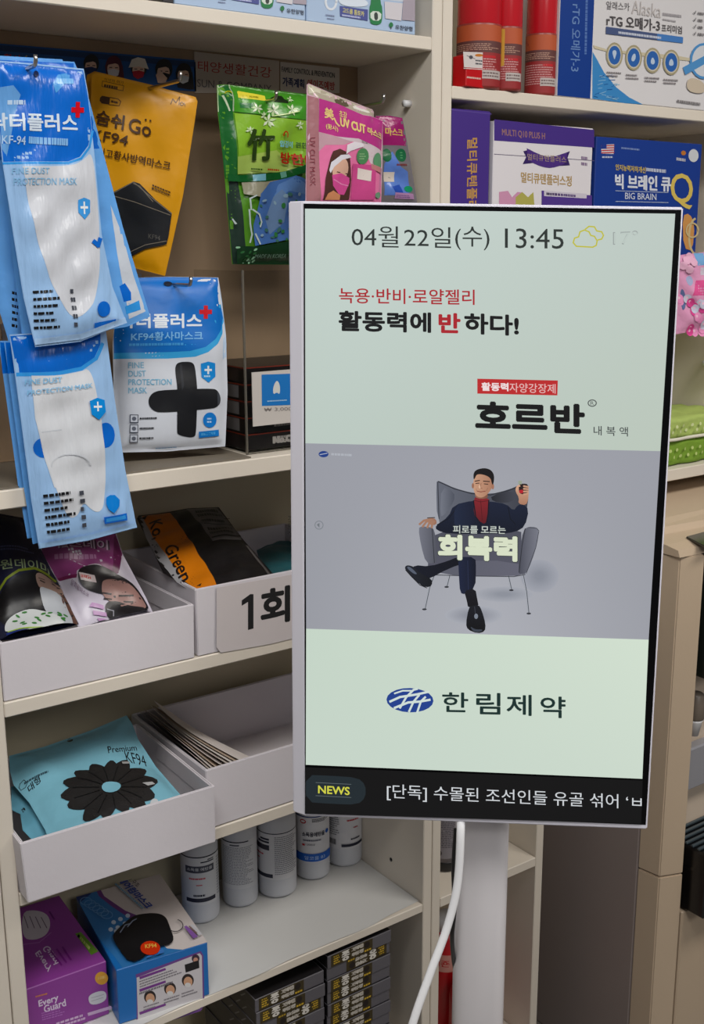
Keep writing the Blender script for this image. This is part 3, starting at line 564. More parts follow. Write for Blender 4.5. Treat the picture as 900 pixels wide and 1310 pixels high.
# ------------------------------------------------------------------ price display case with dark cartons
cs = thing('display_case', 'clear acrylic case around the stack of slim dark cartons, beside the white pouch', 'display case', (.96, .04, 1.1845))
MB().box((.872, .034, 1.1845), (1.09, .036, 1.465), bev=0).build('front_panel', M_ACR, cs)
MB().box((.872, .036, 1.1845), (.874, .19, 1.465), bev=0).build('side_panel', M_ACR, cs)
MB().box((1.088, .036, 1.1845), (1.09, .19, 1.465), bev=0).build('side_panel', M_ACR, cs)
m = MB(); m.box((.8705, .033, 1.1845), (.8735, .0362, 1.466), bev=0).build('edge', M_ACRE, cs); MB().box((.872, .033, 1.1845), (1.09, .0362, 1.187), bev=0).build('edge', M_ACRE, cs)
ords = ['bottom', 'second from the bottom', 'middle', 'second from the top', 'top']
def slim(i):
    z = 1.188+i*.0262
    t = thing('slim_carton', 'slim dark carton in the acrylic case, %s of five' % ords[i], 'carton', (.96, .12, z), 'slim dark cartons in the acrylic case')
    MB().box((.8775, .046, z), (1.05, .185, z+.0255), C(24, 20, 22), .0008).build('box', M_CARTON, t)
    ff = Fr((.8775, .046, z), (1, 0, 0), (0, 0, 1)); a = Art(ff, m=lambda x, y: (x*.1725, y*.0255))
    a.rect(0.0, .93, 1, .998, C(150, 60, 46)); a.rows((.3, .75), (.95, .75), (.3, .25), 2, C(170, 165, 165), None, i+3, .6, 26)
    if i == 0: a.txt('No.CONDOM', (.28, .72), (.85, .72), (.28, .25), C(190, 186, 184), None, .02)
    a.build('print', M_CARTON, t)
    fs = Fr((.8775, .185, z), (0, -1, 0), (0, 0, 1)); a = Art(fs, m=lambda x, y: (x*.139, y*.0255)); a.rect(.12, .12, .86, .88, C(128, 126, 130) if 0 < i < 4 else C(48, 40, 42)); a.rect(0, .93, 1, .995, C(150, 60, 46)); a.build('end_print', M_CARTON, t)
for i in range(5): slim(i)
cdm = thing('price_card', 'white price card with blue square taped to the acrylic case', 'card', (.92, .031, 1.227))
fc = Fr((.882, .0318, 1.228), (1, 0, 0), (0, 0, 1)); MB().box((.882, .0312, 1.228), (.972, .0328, 1.312), C(206, 200, 194), 0).build('card', M_PAPER, cdm)
fc = Fr((.882, .0311, 1.228), (1, 0, 0), (0, 0, 1)); a = Art(fc); kc = K(240, 300, 4.094)
a.poly([(386, 734), (560, 728), (560, 892), (388, 898)], C(24, 118, 196), kc); a.blob([(448, 838), (446, 806), (456, 776), (468, 764), (480, 782), (484, 812), (480, 838), (466, 826)], C(216, 218, 214), kc, 1); a.rows((416, 868), (520, 862), (416, 878), 1, C(170, 200, 224), kc, 2, .6, 14)
a.txt('₩ 3,000', (400, 908), (545, 902), (400, 930), C(120, 112, 110), kc); a.build('print', M_PAPER, cdm)
# ------------------------------------------------------------------ cardboard trays
def tray(name, label, q0, q1, z0, z1, th=.004, grp=None):
    """q0 outer footprint at the bottom, q1 at the rim: FL, FR, BR, BL"""
    cx = sum(p[0] for p in q0)/4; cy = sum(p[1] for p in q0)/4
    t = thing(name, label, 'tray', (cx, cy, z0), grp)
    def ins(q, d):
        (a, b, c, e) = q; return [(a[0]+d, a[1]+d), (b[0]-d, b[1]+d), (c[0]-d, c[1]-d), (e[0]+d, e[1]-d)]
    L = [q0, q1, ins(q1, th), ins(q0, th)]; Z = [z0, z1, z1, z0+.002]; bm = bmesh.new(); R = [[bm.verts.new((p[0], p[1], z)) for p in q] for q, z in zip(L, Z)]
    bm.faces.new(R[0][::-1]); bm.faces.new(R[3])
    for j in range(3):
        for i in range(4): bm.faces.new((R[j][i], R[j][(i+1) % 4], R[j+1][(i+1) % 4], R[j+1][i]))
    bmesh.ops.bevel(bm, geom=[e for e in bm.edges], offset=.0012, segments=2, affect='EDGES'); bm.verts.index_update()
    MB().bmadd(bm, (.8, .8, .8)).build('tray_body', M_BOARD, t)
    # inner flap line folded over the rim
    q = ins(q1, th+.0006); m = MB()
    for i in range(4):
        a, b = q[i], q[(i+1) % 4]; dx, dy = b[0]-a[0], b[1]-a[1]; l = math.hypot(dx, dy); n_ = (-dy/l*.0012, dx/l*.0012)
        m.prism([a, b, (b[0]+n_[0], b[1]+n_[1]), (a[0]+n_[0], a[1]+n_[1])], z1-.026-.004*(i % 2), z1-.001)
    m.build('folded_flap', M_BOARD, t); return t
tray('cardboard_tray', 'white cardboard tray holding the navy and purple mask pouches, upper left', [(.455, .003), (.750, .001), (.744, .27), (.457, .27)], [(.4545, .001), (.7515, -.001), (.745, .272), (.457, .272)], .886, .9725)
t = tray('cardboard_tray', 'white cardboard tray with the 1회 paper sign on its front', [(.757, .002), (1.09, .002), (1.09, .275), (.757, .275)], [(.7555, .001), (1.092, .001), (1.092, .277), (.7555, .277)], .886, .9945)
tray('cardboard_tray', 'white cardboard tray pulled forward, holding the pale blue flower pouches', [(.4545, -.033), (.7535, -.040), (.757, .24), (.4575, .24)], [(.449, -.036), (.7545, -.042), (.759, .245), (.4575, .245)], .5915, .688)
tray('cardboard_tray', 'white cardboard tray with only loose paper leaves standing inside, lower middle', [(.7625, .002), (1.12, .002), (1.12, .275), (.7625, .275)], [(.7615, .001), (1.122, .001), (1.122, .277), (.7615, .277)], .5915, .694)
sg = thing('paper_sign', 'white paper sign reading 1회 taped to the cardboard tray front', 'sign', (.86, -.002, .885)); fs = Fr((.79, -.0016, .885), (1, 0, 0), (0, 0, 1))
m = MB(); ol = [fs.pt(*p) for p in [(277, 752), (420, 727), (420, 806), (345, 824), (300, 832), (282, 835), (277, 828)]]
nn = len(ol); m.add([fs.w(a_, b_, .0) for a_, b_ in ol]+[fs.w(a_, b_, -.0006) for a_, b_ in ol], [tuple(range(nn))[::-1], tuple(range(nn, 2*nn))]+[(i, (i+1) % nn, nn+(i+1) % nn, nn+i) for i in range(nn)], C(212, 204, 204)); m.build('paper', M_PAPER, sg)
a = Art(fs); a.poly([(309, 768), (320, 760), (324, 760), (324, 804), (317, 806), (317, 770), (309, 775)], INK); a.txt('회', (333, 755), (371, 748), (333, 802), INK, None, .035); a.build('print', M_PAPER, sg)
# pouches in the upper left tray
k7 = K(0, 640, 4.5); f = fr(60, 810, 1, .012, 0, 48)
p = Pouch('mask_pouch', 'navy mask pouch with a woman in a white mask, leaning in the upper left tray', f, [(-40, 70), (130, 100), (240, 290), (330, 470), (470, 745), (470, 800), (30, 900), (-20, 860)], C(18, 22, 48), T=.012, bmin=.004, seed=81, k=k7, matl=M_SOFTF); a = p.art()
a.txt('one day', (-10, 118), (100, 112), (-10, 140), C(40, 60, 60), k7); a.txt('원데이마', (-4, 352), (290, 376), (2, 412), C(150, 168, 126), k7, .01); a.rows((0, 268), (200, 300), (0, 300), 2, C(70, 76, 110), k7, 4, .5, 16)
a.line([(-20, 540), (30, 470), (100, 430), (190, 418), (270, 440), (320, 470)], 14, C(120, 134, 40), k7)
a.blob([(-20, 560), (60, 470), (180, 430), (260, 440), (340, 500), (420, 640), (440, 740), (-10, 760)], C(12, 12, 16), k7)
a.blob([(196, 440), (250, 445), (350, 500), (372, 560), (300, 560), (222, 540), (200, 490)], C(150, 124, 112), k7); a.blob([(352, 520), (420, 650), (460, 740), (400, 740), (350, 600)], C(90, 62, 52), k7)
a.blob([(216, 520), (260, 530), (330, 552), (384, 590), (410, 690), (420, 745), (330, 745), (262, 680), (226, 590)], C(176, 180, 186), k7)
a.line([(224, 484), (250, 494)], 7, C(40, 30, 30), k7); a.line([(296, 494), (340, 512)], 7, C(40, 30, 30), k7); a.line([(214, 470), (250, 478)], 4, C(60, 46, 42), k7); a.line([(290, 478), (344, 496)], 4, C(60, 46, 42), k7)
a.blob([(20, 730), (60, 680), (150, 650), (230, 655), (330, 690), (380, 745), (30, 790)], C(196, 200, 200), k7)
r = random.Random(8)
for i in range(16): a.ell(r.uniform(60, 370), r.uniform(668, 745), 16, 6, C(60, 118, 56), k7, r.uniform(-20, 40), 8)
a.line([(40, 778), (200, 762), (380, 752)], 7, C(140, 170, 60), k7); a.poly([(30, 782), (220, 768), (460, 752), (460, 790), (40, 860)], C(30, 44, 110), k7); p.done(a)
f = fr(150, 790, 1, .030, 4, 46)
p = Pouch('mask_pouch', 'purple and white mask pouch with a woman in a black mask, upper left tray', f, [(170, 180), (400, 175), (660, 165), (706, 310), (840, 560), (900, 690), (860, 760), (480, 800), (330, 460), (225, 280)], C(196, 190, 204), T=.011, bmin=-.004, seed=82, k=k7, matl=M_SOFTF, back=.2); a = p.art()
a.poly([(176, 190), (400, 185), (656, 170), (704, 310), (668, 440), (634, 442), (560, 410), (480, 396), (430, 430), (424, 468), (332, 460), (232, 282)], C(134, 62, 116), k7); a.poly([(656, 170), (702, 305), (672, 436), (634, 440)], C(96, 30, 76), k7); a.poly([(330, 448), (430, 452), (430, 470), (338, 466)], C(110, 30, 76), k7)
a.txt('일스데이', (310, 250), (618, 252), (318, 300), C(60, 24, 56), k7, .06); a.txt('일스데이', (306, 246), (608, 250), (312, 298), C(190, 168, 190), k7, .02); a.rows((306, 320), (566, 338), (310, 352), 1, C(170, 120, 160), k7, 5, .8, 12)
a.ring(520, 480, 90, 84, 8, C(200, 190, 200), k7, 150, 300)
a.blob([(434, 480), (436, 430), (470, 400), (520, 394), (580, 410), (660, 440), (760, 500), (830, 580), (860, 640), (780, 640), (560, 560), (480, 530)], C(22, 18, 24), k7)
a.blob([(566, 500), (600, 478), (680, 470), (760, 520), (826, 600), (836, 640), (760, 660), (580, 600)], C(150, 116, 110), k7)
a.blob([(590, 610), (660, 604), (760, 630), (840, 640), (870, 680), (820, 730), (640, 720), (598, 680)], C(20, 18, 22), k7)
a.line([(578, 560), (622, 572)], 9, C(40, 28, 30), k7); a.line([(668, 580), (752, 572)], 9, C(40, 28, 30), k7); a.line([(584, 592), (626, 598)], 7, C(30, 20, 22), k7); a.line([(700, 606), (752, 606)], 8, C(30, 20, 22), k7)
a.poly([(436, 446), (530, 458), (542, 500), (450, 486)], C(206, 190, 192), k7); a.rows((446, 456), (524, 466), (450, 476), 1, C(190, 60, 60), k7, 4, .8, 7)
a.txt('일회용마스크', (402, 474), (500, 560), (396, 500), C(120, 90, 120), k7); 
for q in ([(512, 618), (582, 630), (586, 652), (498, 640)], [(520, 660), (600, 668), (604, 690), (526, 682)], [(546, 700), (610, 704), (612, 724), (560, 722)]): a.poly(q, C(180, 140, 184), k7)
a.line([(604, 650), (640, 660), (640, 690)], 5, C(150, 150, 160), k7); p.done(a)
# pouch in the 1회 tray
k8 = K(160, 640, 4.09); f = Fr((.757, .012, .984), (1, 0, 0), (0, .97, .24))
p = Pouch('mask_pouch', 'black and orange pouch lettered Ko, Green, lying in the tray with the 1회 sign', f, [(62, 95), (70, 80), (220, 62), (330, 42), (490, 36), (604, 190), (770, 380), (800, 440), (400, 500), (200, 380)], C(22, 20, 22), T=.008, seed=83, k=k8, matl=M_SOFTF, soft=.02, bmin=.0); a = p.art()
a.poly([(74, 92), (90, 84), (145, 200), (215, 300), (300, 420), (330, 470), (270, 430), (170, 310), (110, 200)], C(150, 150, 154), k8)
a.poly([(86, 86), (232, 66), (255, 112), (330, 220), (400, 330), (475, 450), (500, 480), (400, 490), (300, 420), (215, 300), (145, 200)], C(206, 122, 44), k8)
a.txt('Ko,', (186, 112), (212, 196), (112, 132), C(24, 18, 20), k8, .02); a.txt('Green', (262, 238), (356, 412), (196, 262), C(24, 18, 20), k8, .02); a.poly([(86, 100), (120, 84), (104, 110)], C(24, 18, 20), k8); a.poly([(372, 458), (398, 452), (392, 462)], C(24, 18, 20), k8)
a.poly([(318, 48), (480, 40), (606, 190), (608, 210), (456, 234), (330, 70)], C(112, 110, 112), k8)
a.line([(342, 54), (488, 44)], 5, INK, k8); a.rows((360, 66), (516, 52), (384, 108), 2, C(30, 28, 30), k8, 3, .6, 13); a.line([(394, 112), (546, 98)], 2.5, INK, k8); a.rows((392, 122), (550, 106), (400, 142), 1, C(30, 28, 30), k8, 4, .6, 14); a.line([(410, 148), (560, 132)], 2.5, INK, k8); a.rows((424, 158), (576, 142), (446, 200), 2, C(30, 28, 30), k8, 5, .6, 13); a.line([(452, 216), (600, 190)], 6, INK, k8)
a.poly([(640, 240), (790, 430), (770, 430), (626, 240)], C(80, 76, 76), k8); p.done(a)
f = Fr((.9, .03, .93), (1, 0, 0), (0, .98, .12))
p = Pouch('mask_pouch', 'teal pouch lying deep in the tray, just left of the display edge', f, [(328, 704), (352, 692), (420, 690), (430, 745), (340, 745)], C(46, 96, 104), T=.008, seed=84, matl=M_SOFTF, bmin=.0)
# pale blue pouches in the pulled out tray
k9 = K(0, 900, 3.46); AQ = C(126, 180, 198)
f = Fr((.46, -.02, .648), (1, 0, 0), (0, .95, .30))
p = Pouch('mask_pouch', 'lower pale blue pouch mostly covered by the one with the black flower', f, [(50, 370), (110, 350), (300, 500), (250, 640), (190, 655), (100, 560), (90, 490), (50, 470)], C(108, 168, 190), T=.008, seed=85, k=k9, matl=M_SOFTF, bmin=.0); a = p.art(); a.rows((92, 470), (126, 450), (100, 490), 1, INK, k9, 4, .7, 3); p.done(a)
f = Fr((.46, -.02, .668), (1, 0, 0), (0, .94, .34))
p = Pouch('mask_pouch', 'pale blue pouch lettered Premium with a big black flower, in the pulled out tray', f, [(40, 232), (200, 190), (400, 120), (560, 52), (585, 90), (612, 160), (690, 280), (812, 420), (800, 520), (500, 640), (240, 680), (200, 560), (130, 440), (60, 360), (44, 300)], AQ, T=.016, wr=.004, lam=.09, seed=86, k=k9, matl=M_FILM, soft=.025, bmin=-.002); a = p.art()
a.ell(309, 168, 13, 13, C(50, 52, 44), k9); a.txt('Premium', (470, 224), (600, 192), (476, 252), C(20, 22, 26), k9, .01); a.txt('KF94', (545, 232), (636, 236), (560, 286), C(20, 22, 26), k9)
a.txt('대형', (118, 378), (168, 346), (130, 404), C(24, 26, 30), k9, .02); a.line([(88, 362), (104, 352), (120, 366), (112, 380), (92, 386), (84, 374), (88, 362)], 2.5, C(40, 50, 56), k9); a.rows((105, 360), (240, 322), (108, 372), 1, C(60, 84, 96), k9, 3, .6, 12)
fx, fy = 486, 412; FB_ = C(36, 34, 34)
pets = [(330, 330), (400, 300), (490, 288), (560, 282), (640, 316), (690, 370), (678, 430), (640, 478), (560, 506), (460, 535), (370, 545), (300, 482), (270, 442), (280, 382)]
for i, (tx, ty) in enumerate(pets):
    dx, dy = tx-fx, ty-fy; l = math.hypot(dx, dy); nx, ny = -dy/l, dx/l; wd = 46
    a.blob([(fx, fy), (fx+dx*.5+nx*wd, fy+dy*.5+ny*wd), (tx-dx*.12+nx*26, ty-dy*.12+ny*26), (tx+dx*.06, ty+dy*.06), (tx-dx*.12-nx*26, ty-dy*.12-ny*26), (fx+dx*.5-nx*wd, fy+dy*.5-ny*wd)], FB_, k9, 1)
for i, (tx, ty) in enumerate(pets):
    dx, dy = tx-fx, ty-fy; u_, v_ = pets[(i+1) % len(pets)]; mx_, my_ = (tx+u_)/2-fx, (ty+v_)/2-fy; a.line([(fx+mx_*.25, fy+my_*.25), (fx+mx_*.8, fy+my_*.8)], 3, C(12, 12, 14), k9)
a.blob([(442, 412), (456, 392), (486, 386), (520, 390), (532, 406), (518, 428), (488, 438), (456, 432)], AQ, k9, 1)
a.poly([(534, 292), (568, 286), (570, 296), (538, 302)], C(150, 150, 150), k9); a.poly([(624, 388), (668, 380), (682, 388), (650, 398), (640, 394)], C(170, 170, 170), k9); a.blob([(655, 470), (672, 440), (700, 446), (690, 470)], C(196, 200, 204), k9); p.done(a)
# loose leaves in the lower middle tray
for i in range(8):
    V = []; n = 14; col = [C(226, 216, 208), C(236, 230, 226), C(206, 188, 170), C(232, 224, 220)][i % 4]
    for j in range(n+1):
        s_ = j/n; y = .262-.252*s_-.003*(i % 3); x = .7675+.0045*i+.030*s_*s_*(i/8)-.0035*math.sin(s_*5+i)*.5; zt = .706-.013*s_+.002*math.sin(s_*3+i*1.3)+(.010*(1-s_)**4 if i % 3 == 1 else 0)
        V += [(x, y, zt), (x+.026+.003*i, y, .672), (x+.07+.006*i, y, .600)]
    F = [];
    for j in range(n): F += [(3*j, 3*j+3, 3*j+4, 3*j+1), (3*j+1, 3*j+4, 3*j+5, 3*j+2)]
    o = MB().add(V, F, col, True).build('paper_leaf', M_PAPER)
    tag(o, 'one of the loose paper leaves standing along the left wall of the lower middle tray', 'paper', 'loose paper leaves in the lower middle tray')
# ------------------------------------------------------------------ spirit bottles
def cyl_art(c, r, z0, facing, parent, name, fill, W=2.6, H=1.0):
    """print wrapped round a cylinder: x in 0..1 across W radians centred on facing, y in 0..1 over height H metres (up)"""
    def post(P):
        t = facing+P[:, 0]/r; rr = r+P[:, 2]; return np.c_[c[0]+rr*np.cos(t), c[1]+rr*np.sin(t), z0+P[:, 1]]
    a = Art(None, m=lambda x, y: ((x-.5)*W*r, y*H), step=.004, post=post, off=.0003, inc=.00003); fill(a); return a.build(name, M_PAPER, parent)
NV = C(26, 28, 50)
def lab_front(a):
    a.rect(0, 0, 1, 1, C(216, 217, 220)); a.rect(0, .965, 1, .99, NV); a.rect(.52, .86, .80, .885, NV); a.rect(.66, .90, .80, .92, NV)
    a.rect(.2, .66, .80, .80, C(70, 72, 84)); a.txt('소독용 에탄올', (.24, .765), (.76, .765), (.24, .70), C(206, 206, 212), None, .02); a.rows((.28, .56), (.70, .56), (.28, .52), 1, C(196, 60, 70), None, 3, .8, 14)
    a.rect(.42, .40, .54, .42, C(196, 80, 84)); a.rows((.36, .22), (.66, .22), (.36, .17), 1, NV, None, 4, .8, 8); a.rect(.2, .06, .82, .14, NV); a.rows((.88, .9), (1, .9), (.88, .1), 14, C(140, 142, 150), None, 5, .4, 4)
def lab_back(a):
    a.rect(0, 0, 1, 1, C(214, 215, 219)); a.rect(0, .965, .7, .99, NV); a.rows((.1, .88), (.85, .88), (.1, .08), 24, C(120, 122, 132), None, 6, .4, 16); a.rect(.3, .9, .5, .93, C(90, 92, 104))
def lab_side(a):
    a.rect(0, 0, 1, 1, C(216, 216, 220)); a.rect(0, .965, 1, .985, NV); a.rect(.16, .83, .36, .87, NV); a.rect(.10, .77, .36, .81, NV); a.rect(.0, .62, .36, .73, C(50, 50, 62)); a.rows((.02, .54), (.3, .54), (.02, .50), 1, C(196, 60, 70), None, 3, .8, 8); a.rect(.04, .4, .12, .42, C(196, 60, 70)); a.rect(0, .04, .42, .12, NV); a.rows((.46, .92), (.98, .92), (.46, .1), 20, C(120, 122, 132), None, 8, .4, 14)
def lab_blue(a):
    a.rect(0, 0, 1, 1, C(222, 222, 226)); a.rect(0, .97, 1, .995, C(40, 60, 120)); a.ring(.3, .88, .06, .035, .02, C(196, 50, 56)); a.rows((.5, .95), (.9, .95), (.5, .87), 3, C(60, 60, 70), None, 3, .5, 12)
    a.txt('소독용에탄올', (.28, .66), (.78, .66), (.28, .56), C(36, 40, 60), None, .03); a.ell(.85, .62, .05, .045, C(36, 90, 180)); a.rows((.3, .50), (.8, .50), (.3, .46), 1, C(100, 104, 120), None, 4, .8, 14); a.rect(.28, .36, .34, .40, C(196, 50, 56)); a.txt('1,000ml', (.36, .41), (.55, .41), (.36, .37), C(40, 44, 60))
    a.rect(0, .02, 1, .19, C(36, 96, 190)); a.txt('알코올 83', (.33, .14), (.78, .14), (.33, .06), C(180, 206, 236))
def lab_two(a):
    a.rect(0, 0, 1, 1, C(214, 214, 218)); a.rect(0, .965, 1, .985, NV); a.ring(.28, .9, .05, .035, .02, C(196, 50, 56)); a.rect(.5, .76, .95, .86, NV); a.rows((.52, .83), (.93, .83), (.52, .79), 1, C(210, 210, 216), None, 3, .8, 9); a.rows((.56, .66), (.92, .66), (.56, .62), 1, C(190, 50, 60), None, 4, .8, 10); a.rows((.7, .48), (.82, .48), (.7, .45), 1, C(190, 50, 60), None, 5, .8, 4)
    a.rows((.06, .78), (.42, .78), (.06, .3), 10, C(130, 132, 140), None, 5, .4, 9)
    for i in range(9): a.rect(.12+i*.025, .10, .12+i*.025+.012, .22, INK)
    a.rows((.64, .24), (.88, .24), (.64, .2), 1, NV, None, 6, .8, 6); a.rect(.45, .06, .96, .12, NV)
BOT = [(258, 1183, lab_front, 'leftmost white spirit bottle in the row, its name label facing forward', -118, .0345), (308, 1162, lab_back, 'second white bottle from the left, only fine print showing', -118, .0335),
       (355, 1150, lab_side, 'middle white bottle of the five, label half turned away', -118, .0375), (400, 1127, lab_blue, 'fourth bottle with a red and blue ethanol label, below the display corner', -118, .034), (440, 1110, lab_two, 'rightmost white bottle of the row, with a barcode and red line', -118, .036)]
for px, py, fn, lb, fa, r_ in BOT:
    b0 = at(px, py, 2, .2935); d = (b0-CAM)[:2]; d = d/np.linalg.norm(d); c = (b0[0]+d[0]*r_, b0[1]+d[1]*r_)
    t = thing('spirit_bottle', lb, 'bottle', (c[0], c[1], .2935), 'white spirit bottles in a row')
    q = r_; MB().lathe([(q*.86, 0), (q*.97, .003), (q, .008), (q, .150), (q*.985, .158), (q*.93, .166), (q*.8, .175), (q*.55, .182), (q*.42, .186), (q*.42, .194)], C(206, 208, 214), (c[0], c[1], .2935), 48).build('bottle_body', M_BOTTLE, t)
    MB().lathe([(q*.5, .190), (q*.52, .192), (q*.52, .212), (q*.48, .215)], C(222, 222, 226), (c[0], c[1], .2935), 32).build('cap', M_WPL, t)
    fc_ = math.atan2(CAM[1]-c[1], CAM[0]-c[0])
    cyl_art(c, r_, .2935+.040, fc_, t, 'label', fn, 2.7, .098)
# ------------------------------------------------------------------ mask boxes on the lowest visible shelf
def corner_box(name, label, FL, yaw, W, D, z0, H, col):
    a_ = math.radians(yaw); u = np.array([math.cos(a_), math.sin(a_), 0]); v = np.array([-math.sin(a_), math.cos(a_), 0]); O = np.array([FL[0], FL[1], z0])
    M = Matrix.Translation(Vector(O+u*W/2+v*D/2)) @ Matrix.Rotation(a_, 4, 'Z')
    t = thing(name, label, 'box', M); MB().box((-W/2, -D/2, 0), (W/2, D/2, H), col, .0012, M=M).build('box', M_CARTON, t)
    return t, Fr(O, u, (0, 0, 1)), Fr(O+np.array([0, 0, H]), u, v), Fr(O+v*D, -v, (0, 0, 1))
k10 = K(0, 1100, 3)
PU = C(140, 66, 150)
t, ff, ft, fl = corner_box('mask_box', 'purple Every Guard mask box at the bottom left of the shelves', (.4565, .058), -2.5, .142, .225, .2945, .0965, PU)
a = Art(ft); a.blob([(84, 200), (130, 192), (180, 205), (196, 245), (180, 290), (130, 310), (86, 300)], C(196, 190, 200), k10); 
for i in range(4): a.line([(92+i*22, 215+i*2), (108+i*24, 262)], 3, C(90, 70, 96), k10)
a.line([(190, 200), (208, 228)], 6, C(96, 26, 110), k10); a.line([(90, 325), (150, 318), (196, 280)], 3, C(170, 110, 180), k10)
a.txt('Every', (134, 360), (178, 436), (158, 342), C(214, 196, 222), k10, .02); a.txt('Guard', (160, 340), (206, 405), (186, 328), C(214, 196, 222), k10, .02)
a.poly([(288, 284), (310, 278), (378, 352), (350, 366)], C(96, 140, 46), k10); a.rows((302, 284), (362, 352), (296, 296), 1, C(190, 210, 120), k10, 3, .8, 8)
for i in range(3): a.line([(196+i*22, 352-i*8), (236+i*18, 404-i*10)], 7, C(116, 34, 128), k10)
a.build('top_print', M_CARTON, t)
a = Art(ff); a.txt('Every', (146, 540), (222, 514), (150, 572), C(222, 206, 230), k10, .03); a.txt('Guard', (166, 560), (250, 532), (170, 588), C(222, 206, 230), k10, .03)
a.ell(389, 454, 25, 25, C(216, 160, 70), k10); a.rows((374, 448), (404, 442), (374, 462), 1, C(240, 200, 120), k10, 2, .8, 4); a.blob([(336, 530), (352, 512), (394, 500), (410, 514), (404, 544), (348, 560)], C(206, 206, 214), k10)
a.line([(350, 530), (398, 516)], 2, C(160, 160, 170), k10); a.line([(350, 542), (396, 528)], 2, C(160, 160, 170), k10)
a.rows((136, 520), (196, 504), (136, 530), 1, C(206, 130, 90), k10, 3, .6, 8); a.rows((158, 585), (250, 560), (162, 618), 4, C(176, 110, 190), k10, 4, .5, 9)
a.line([(340, 592), (424, 566)], 12, C(200, 170, 206), k10); a.line([(340, 625), (424, 600)], 12, C(200, 170, 206), k10); a.rows((215, 622), (330, 585), (215, 650), 2, C(210, 180, 214), k10, 5, .6, 8); a.build('front_print', M_CARTON, t)
BB = C(44, 112, 184)
t, ff, ft, fl = corner_box('mask_box', 'blue and white mask box with a black mask printed on top, beside the purple box', (.6005, .018), -7, .153, .235, .2945, .098, BB)
a = Art(ft, clipto=[(0, 0), (.153, 0), (.153, .235), (0, .235)])
a.poly([(240, 60), (275, 118), (230, -60), (700, -60), (700, 60), (800, 318), (640, 365), (470, 415), (445, 380), (380, 300), (310, 200)], C(58, 118, 178), k10)
a.poly([(350, 95), (300, -60), (620, -60), (700, 58), (798, 316), (700, 345), (640, 340), (560, 260), (470, 200), (400, 150)], C(204, 196, 194), k10)
a.poly([(340, 60), (356, 60), (400, 140), (480, 195), (530, 215), (500, 226), (430, 180), (380, 140)], C(110, 60, 130), k10)
a.poly([(275, 118), (330, 100), (350, 130), (300, 170)], C(30, 50, 110), k10)
for i, (x, y) in enumerate(((436, 240), (452, 260), (462, 228), (480, 245), (490, 215), (505, 240), (470, 270), (446, 275), (425, 268))): a.ell(x, y, 9, 8, C(190, 206, 226), k10)
for i in range(6): a.ring(330+i*16, 160+i*12, 22, 14, 2.5, C(110, 160, 210), k10)
a.blob([(432, 310), (440, 286), (500, 232), (530, 218), (600, 212), (636, 226), (650, 260), (674, 330), (600, 345), (560, 350), (560, 385), (500, 405), (455, 350)], C(18, 18, 22), k10)
a.blob([(450, 345), (545, 350), (565, 380), (500, 408)], C(14, 14, 18), k10, 1); a.ring(672, 262, 30, 24, 3, C(50, 46, 52), k10, -70, 120)
a.line([(462, 290), (480, 262), (500, 256)], 4, C(130, 140, 160), k10); a.line([(490, 268), (510, 245), (524, 238)], 4, C(130, 140, 160), k10)
a.ell(577, 350, 38, 27, C(206, 62, 40), k10); a.txt('KF94', (556, 336), (600, 332), (558, 352), C(226, 190, 90), k10, .02); a.blob([(560, 380), (600, 378), (620, 350), (632, 362), (620, 384), (570, 396)], C(70, 120, 190), k10, 1)
a.txt('3중 구조', (494, 66), (538, 106), (482, 78), C(50, 44, 60), k10, .02); a.txt('에어컴마스크', (478, 76), (592, 188), (446, 88), C(36, 66, 150), k10, .04); a.rows((448, 100), (556, 196), (438, 106), 1, C(110, 150, 180), k10, 2, .7, 20)
a.poly([(706, 268), (716, 264), (760, 306), (742, 314)], C(130, 90, 160), k10); a.poly([(728, 262), (742, 260), (776, 296), (764, 304)], C(190, 190, 196), k10); a.rows((730, 264), (768, 300), (722, 268), 1, C(120, 90, 90), k10, 4, .7, 6); a.build('top_print', M_CARTON, t)
a = Art(ff); a.poly([(520, 440), (770, 350), (780, 366), (784, 556), (770, 580), (540, 655), (524, 650), (524, 460)], C(110, 70, 140), k10); a.poly([(524, 452), (766, 358), (774, 368), (778, 552), (766, 572), (540, 650), (530, 646)], C(206, 202, 206), k10)
for x, y in ((575, 530), (652, 498), (720, 466)): a.ell(x, y-4, 23, 25, C(40, 30, 30), k10); a.ell(x+1, y+2, 17, 20, C(206, 160, 130), k10); a.ell(x, y+14, 12, 9, C(216, 214, 214), k10)
a.ell(750, 378, 15, 16, C(60, 40, 60), k10); a.ell(750, 384, 9, 10, C(200, 150, 130), k10); a.poly([(708, 402), (762, 384), (764, 414), (712, 432)], C(20, 18, 22), k10)
for y0 in (430, 478, 566): a.poly([(534, y0+18), (634, y0-16), (636, y0-8), (536, y0+28)], C(120, 60, 140), k10)
a.rows((534, 462), (700, 404), (536, 492), 3, C(120, 116, 124), k10, 3, .4, 20); a.rows((534, 506), (700, 448), (534, 520), 1, C(120, 116, 124), k10, 4, .5, 18)
for x, y in ((550, 560), (628, 532), (696, 508)): a.rows((x, y), (x+62, y-20), (x, y+22), 2, C(130, 126, 132), k10, x, .4, 10)
a.rows((534, 610), (770, 530), (534, 648), 3, C(120, 116, 124), k10, 6, .4, 26); a.build('front_print', M_CARTON, t)
